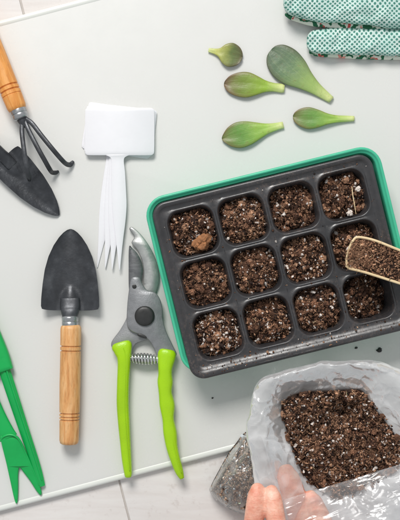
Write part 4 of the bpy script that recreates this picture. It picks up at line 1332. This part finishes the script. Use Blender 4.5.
def h_cor(x, y):  # bedding just under the film
    kk = (H - 15) / H; px, py = x * 1000 / kk + CX, CY - y * 1000 / kk
    d = np.array([px, py]) - cc_; an = math.atan2(d[1], d[0])
    ans = np.arctan2(CO[:, 1] - cc_[1], CO[:, 0] - cc_[0]); i = int(np.argmin(np.abs(np.angle(np.exp(1j * (ans - an))))))
    r = min(0.98, np.hypot(*d) / (np.hypot(*(CO[i] - cc_)) * 0.97))
    return (-BT + 6.0 + 31.5 * (1 - r ** 2.6) ** 0.6 + 1.6 * nz(px * .2, py * .2, 4)) / 1000
def in_cor(k):
    out_ = []
    while len(out_) < k:
        x, y = RNG.uniform(209, 272), RNG.uniform(430, 516)
        q = cc_ + (np.array([x, y]) - cc_) / 0.94
        if in_poly(q[0], q[1], CO): out_.append(P(x, y, 15)[:2])
    return np.array(out_)
fv, ff = [], []
for i in range(15):
    for q in CO:
        p = cc_ + (q - cc_) * i / 14 * 0.95; w_ = P(p[0], p[1], 15); fv.append((w_[0], w_[1], h_cor(w_[0], w_[1]) - 0.0006))
nn_ = len(CO)
for i in range(14):
    for j in range(nn_):
        a_, b_ = i * nn_ + j, i * nn_ + (j + 1) % nn_; ff.append((a_, b_, b_ + nn_, a_ + nn_))
o = soil_mesh('corner_soil', in_cor, h_cor, 3200, fv, ff, [.3, 1, 2, 3, 5, 7, 7], .1, 120, smin=0.0004, smax=0.0012, fiblen=0.011, fibcol=(0.45, 0.42, 0.38), tone=1.8, hue=(0.84, 1.0, 1.16))
tag(o, 'grey brown bedding seen through the bulging corner of the clear bag', 'soil')

# ------------------------------------------------------------------ hand
t = thing('person', 'bare right hand pinching the rolled edge of the clear bag at the bottom', 'hand', P(300, 570, 60))
hg = Geo()
TH = [(262, 640, 70, 13, 12), (256, 600, 80, 12.5, 11.5), (252, 560, 92, 11, 10.5), (253, 530, 100, 10.2, 9.6), (255.5, 508, 103, 10, 9.2), (257, 495, 102, 9.4, 8.4), (257.5, 489, 101, 7.2, 6.4)]
IX = [(292, 620, 74, 12, 11), (288, 580, 96, 11, 10.5), (281, 545, 108, 10.2, 10), (276, 520, 108, 9.8, 9.4), (273.5, 503, 105, 9.6, 8.8), (272, 495, 103, 8.8, 7.8), (271.5, 490.5, 102, 6.6, 5.8)]
MD = [(312, 625, 70, 12, 11), (312, 580, 78, 11.4, 10.8), (305, 540, 80, 11.6, 9.2), (298, 510, 80, 12, 8.6), (291.5, 488, 80, 12, 8.4), (287.5, 476, 80, 11, 7.6), (286, 470, 79, 8.2, 6.0)]
RG = [(333, 630, 68, 11.6, 10.6), (338, 590, 78, 11, 10.4), (334, 556, 86, 10.4, 10), (324, 526, 86, 10.2, 9.6), (316, 508, 83, 9.8, 8.8), (312, 499, 81, 8.4, 7.2), (310.5, 495, 80, 6, 5)]
LT = [(352, 640, 66, 10.6, 10), (362, 606, 74, 9.8, 9.4), (362, 578, 82, 9.2, 8.8), (354, 556, 84, 9, 8.4), (346, 542, 82, 8.4, 7.8), (342, 536, 81, 6.2, 5.6)]
for pth in (TH, IX, MD, RG, LT): sweep(hg, pth, n=20, k=6)
sweep(hg, [(306, 596, 72, 36, 12), (306, 622, 68, 40, 15), (306, 650, 62, 39, 17), (304, 680, 58, 33, 18), (303, 708, 56, 28, 18), (303, 760, 56, 29, 22), (305, 860, 58, 36, 29)], n=28, k=6, p=2.4)
sweep(hg, [(258, 600, 78, 13, 11), (268, 640, 68, 18, 14), (284, 672, 60, 20, 15)], n=20)
hand = hg.make('body', M['skin'], t)
md = hand.modifiers.new('Remesh', 'REMESH'); md.mode = 'VOXEL'; md.voxel_size = 0.0011; md.use_smooth_shade = True
sm = hand.modifiers.new('Smooth', 'SMOOTH'); sm.iterations = 6; sm.factor = 0.6
def nail(x, y, z, rx, ry, rot, tilt):
    V, F = [], []
    for i in range(7):
        for j in range(20):
            an = 2 * math.pi * j / 20; r = i / 6
            lx, ly = math.copysign(abs(math.cos(an)) ** .8, math.cos(an)) * rx * r, math.copysign(abs(math.sin(an)) ** .8, math.sin(an)) * ry * r
            lz = 0.9 - 0.075 * lx * lx - 0.01 * ly * ly - tilt * lx
            c0, s0 = math.cos(rot), math.sin(rot)
            V.append(P(x, y, z) + np.array([lx * c0 - ly * s0, lx * s0 + ly * c0, lz]) / 1000)
    for i in range(6):
        for j in range(20):
            a_, b_ = i * 20 + j, i * 20 + (j + 1) % 20; F.append((a_, a_ + 20, b_ + 20, b_))
    return mesh_obj('fingernail', V, F, M['nail'], t)
nail(287.5, 481, 86.6, 5.6, 7, 0.15, 0.0)

# ------------------------------------------------------------------ light, world, camera
w = bpy.data.worlds.new('World'); S.world = w; w.use_nodes = True
bg = w.node_tree.nodes['Background']; bg.inputs[0].default_value = (0.93, 0.97, 1.0, 1); bg.inputs[1].default_value = 0.48

def area(name, loc, target, size, power, color):
    ld = bpy.data.lights.new(name, 'AREA'); ld.shape = 'RECTANGLE'; ld.size, ld.size_y = size; ld.energy = power; ld.color = color
    o = bpy.data.objects.new(name, ld); COL.objects.link(o); o.location = loc
    o.rotation_euler = (Vector(target) - Vector(loc)).to_track_quat('-Z', 'Y').to_euler()
    return o
area('window_light', (-0.5, 1.8, 2.1), (0.02, -0.05, 0), (1.1, 0.9), 67, (1.0, 0.975, 0.94))

cam = bpy.data.cameras.new('Camera'); co = bpy.data.objects.new('Camera', cam); COL.objects.link(co)
co.location = (0, 0, H / 1000)
cam.sensor_fit = 'VERTICAL'; cam.sensor_height = 24; cam.lens = 24 * (H / 1000) / 0.520
cam.clip_start = 0.01; cam.clip_end = 20
S.camera = co
S.view_settings.view_transform = 'Standard'; S.view_settings.look = 'None'
S.view_settings.exposure = 0.0; S.view_settings.gamma = 1.0
S.cycles.transparent_max_bounces = 24; S.cycles.max_bounces = 10
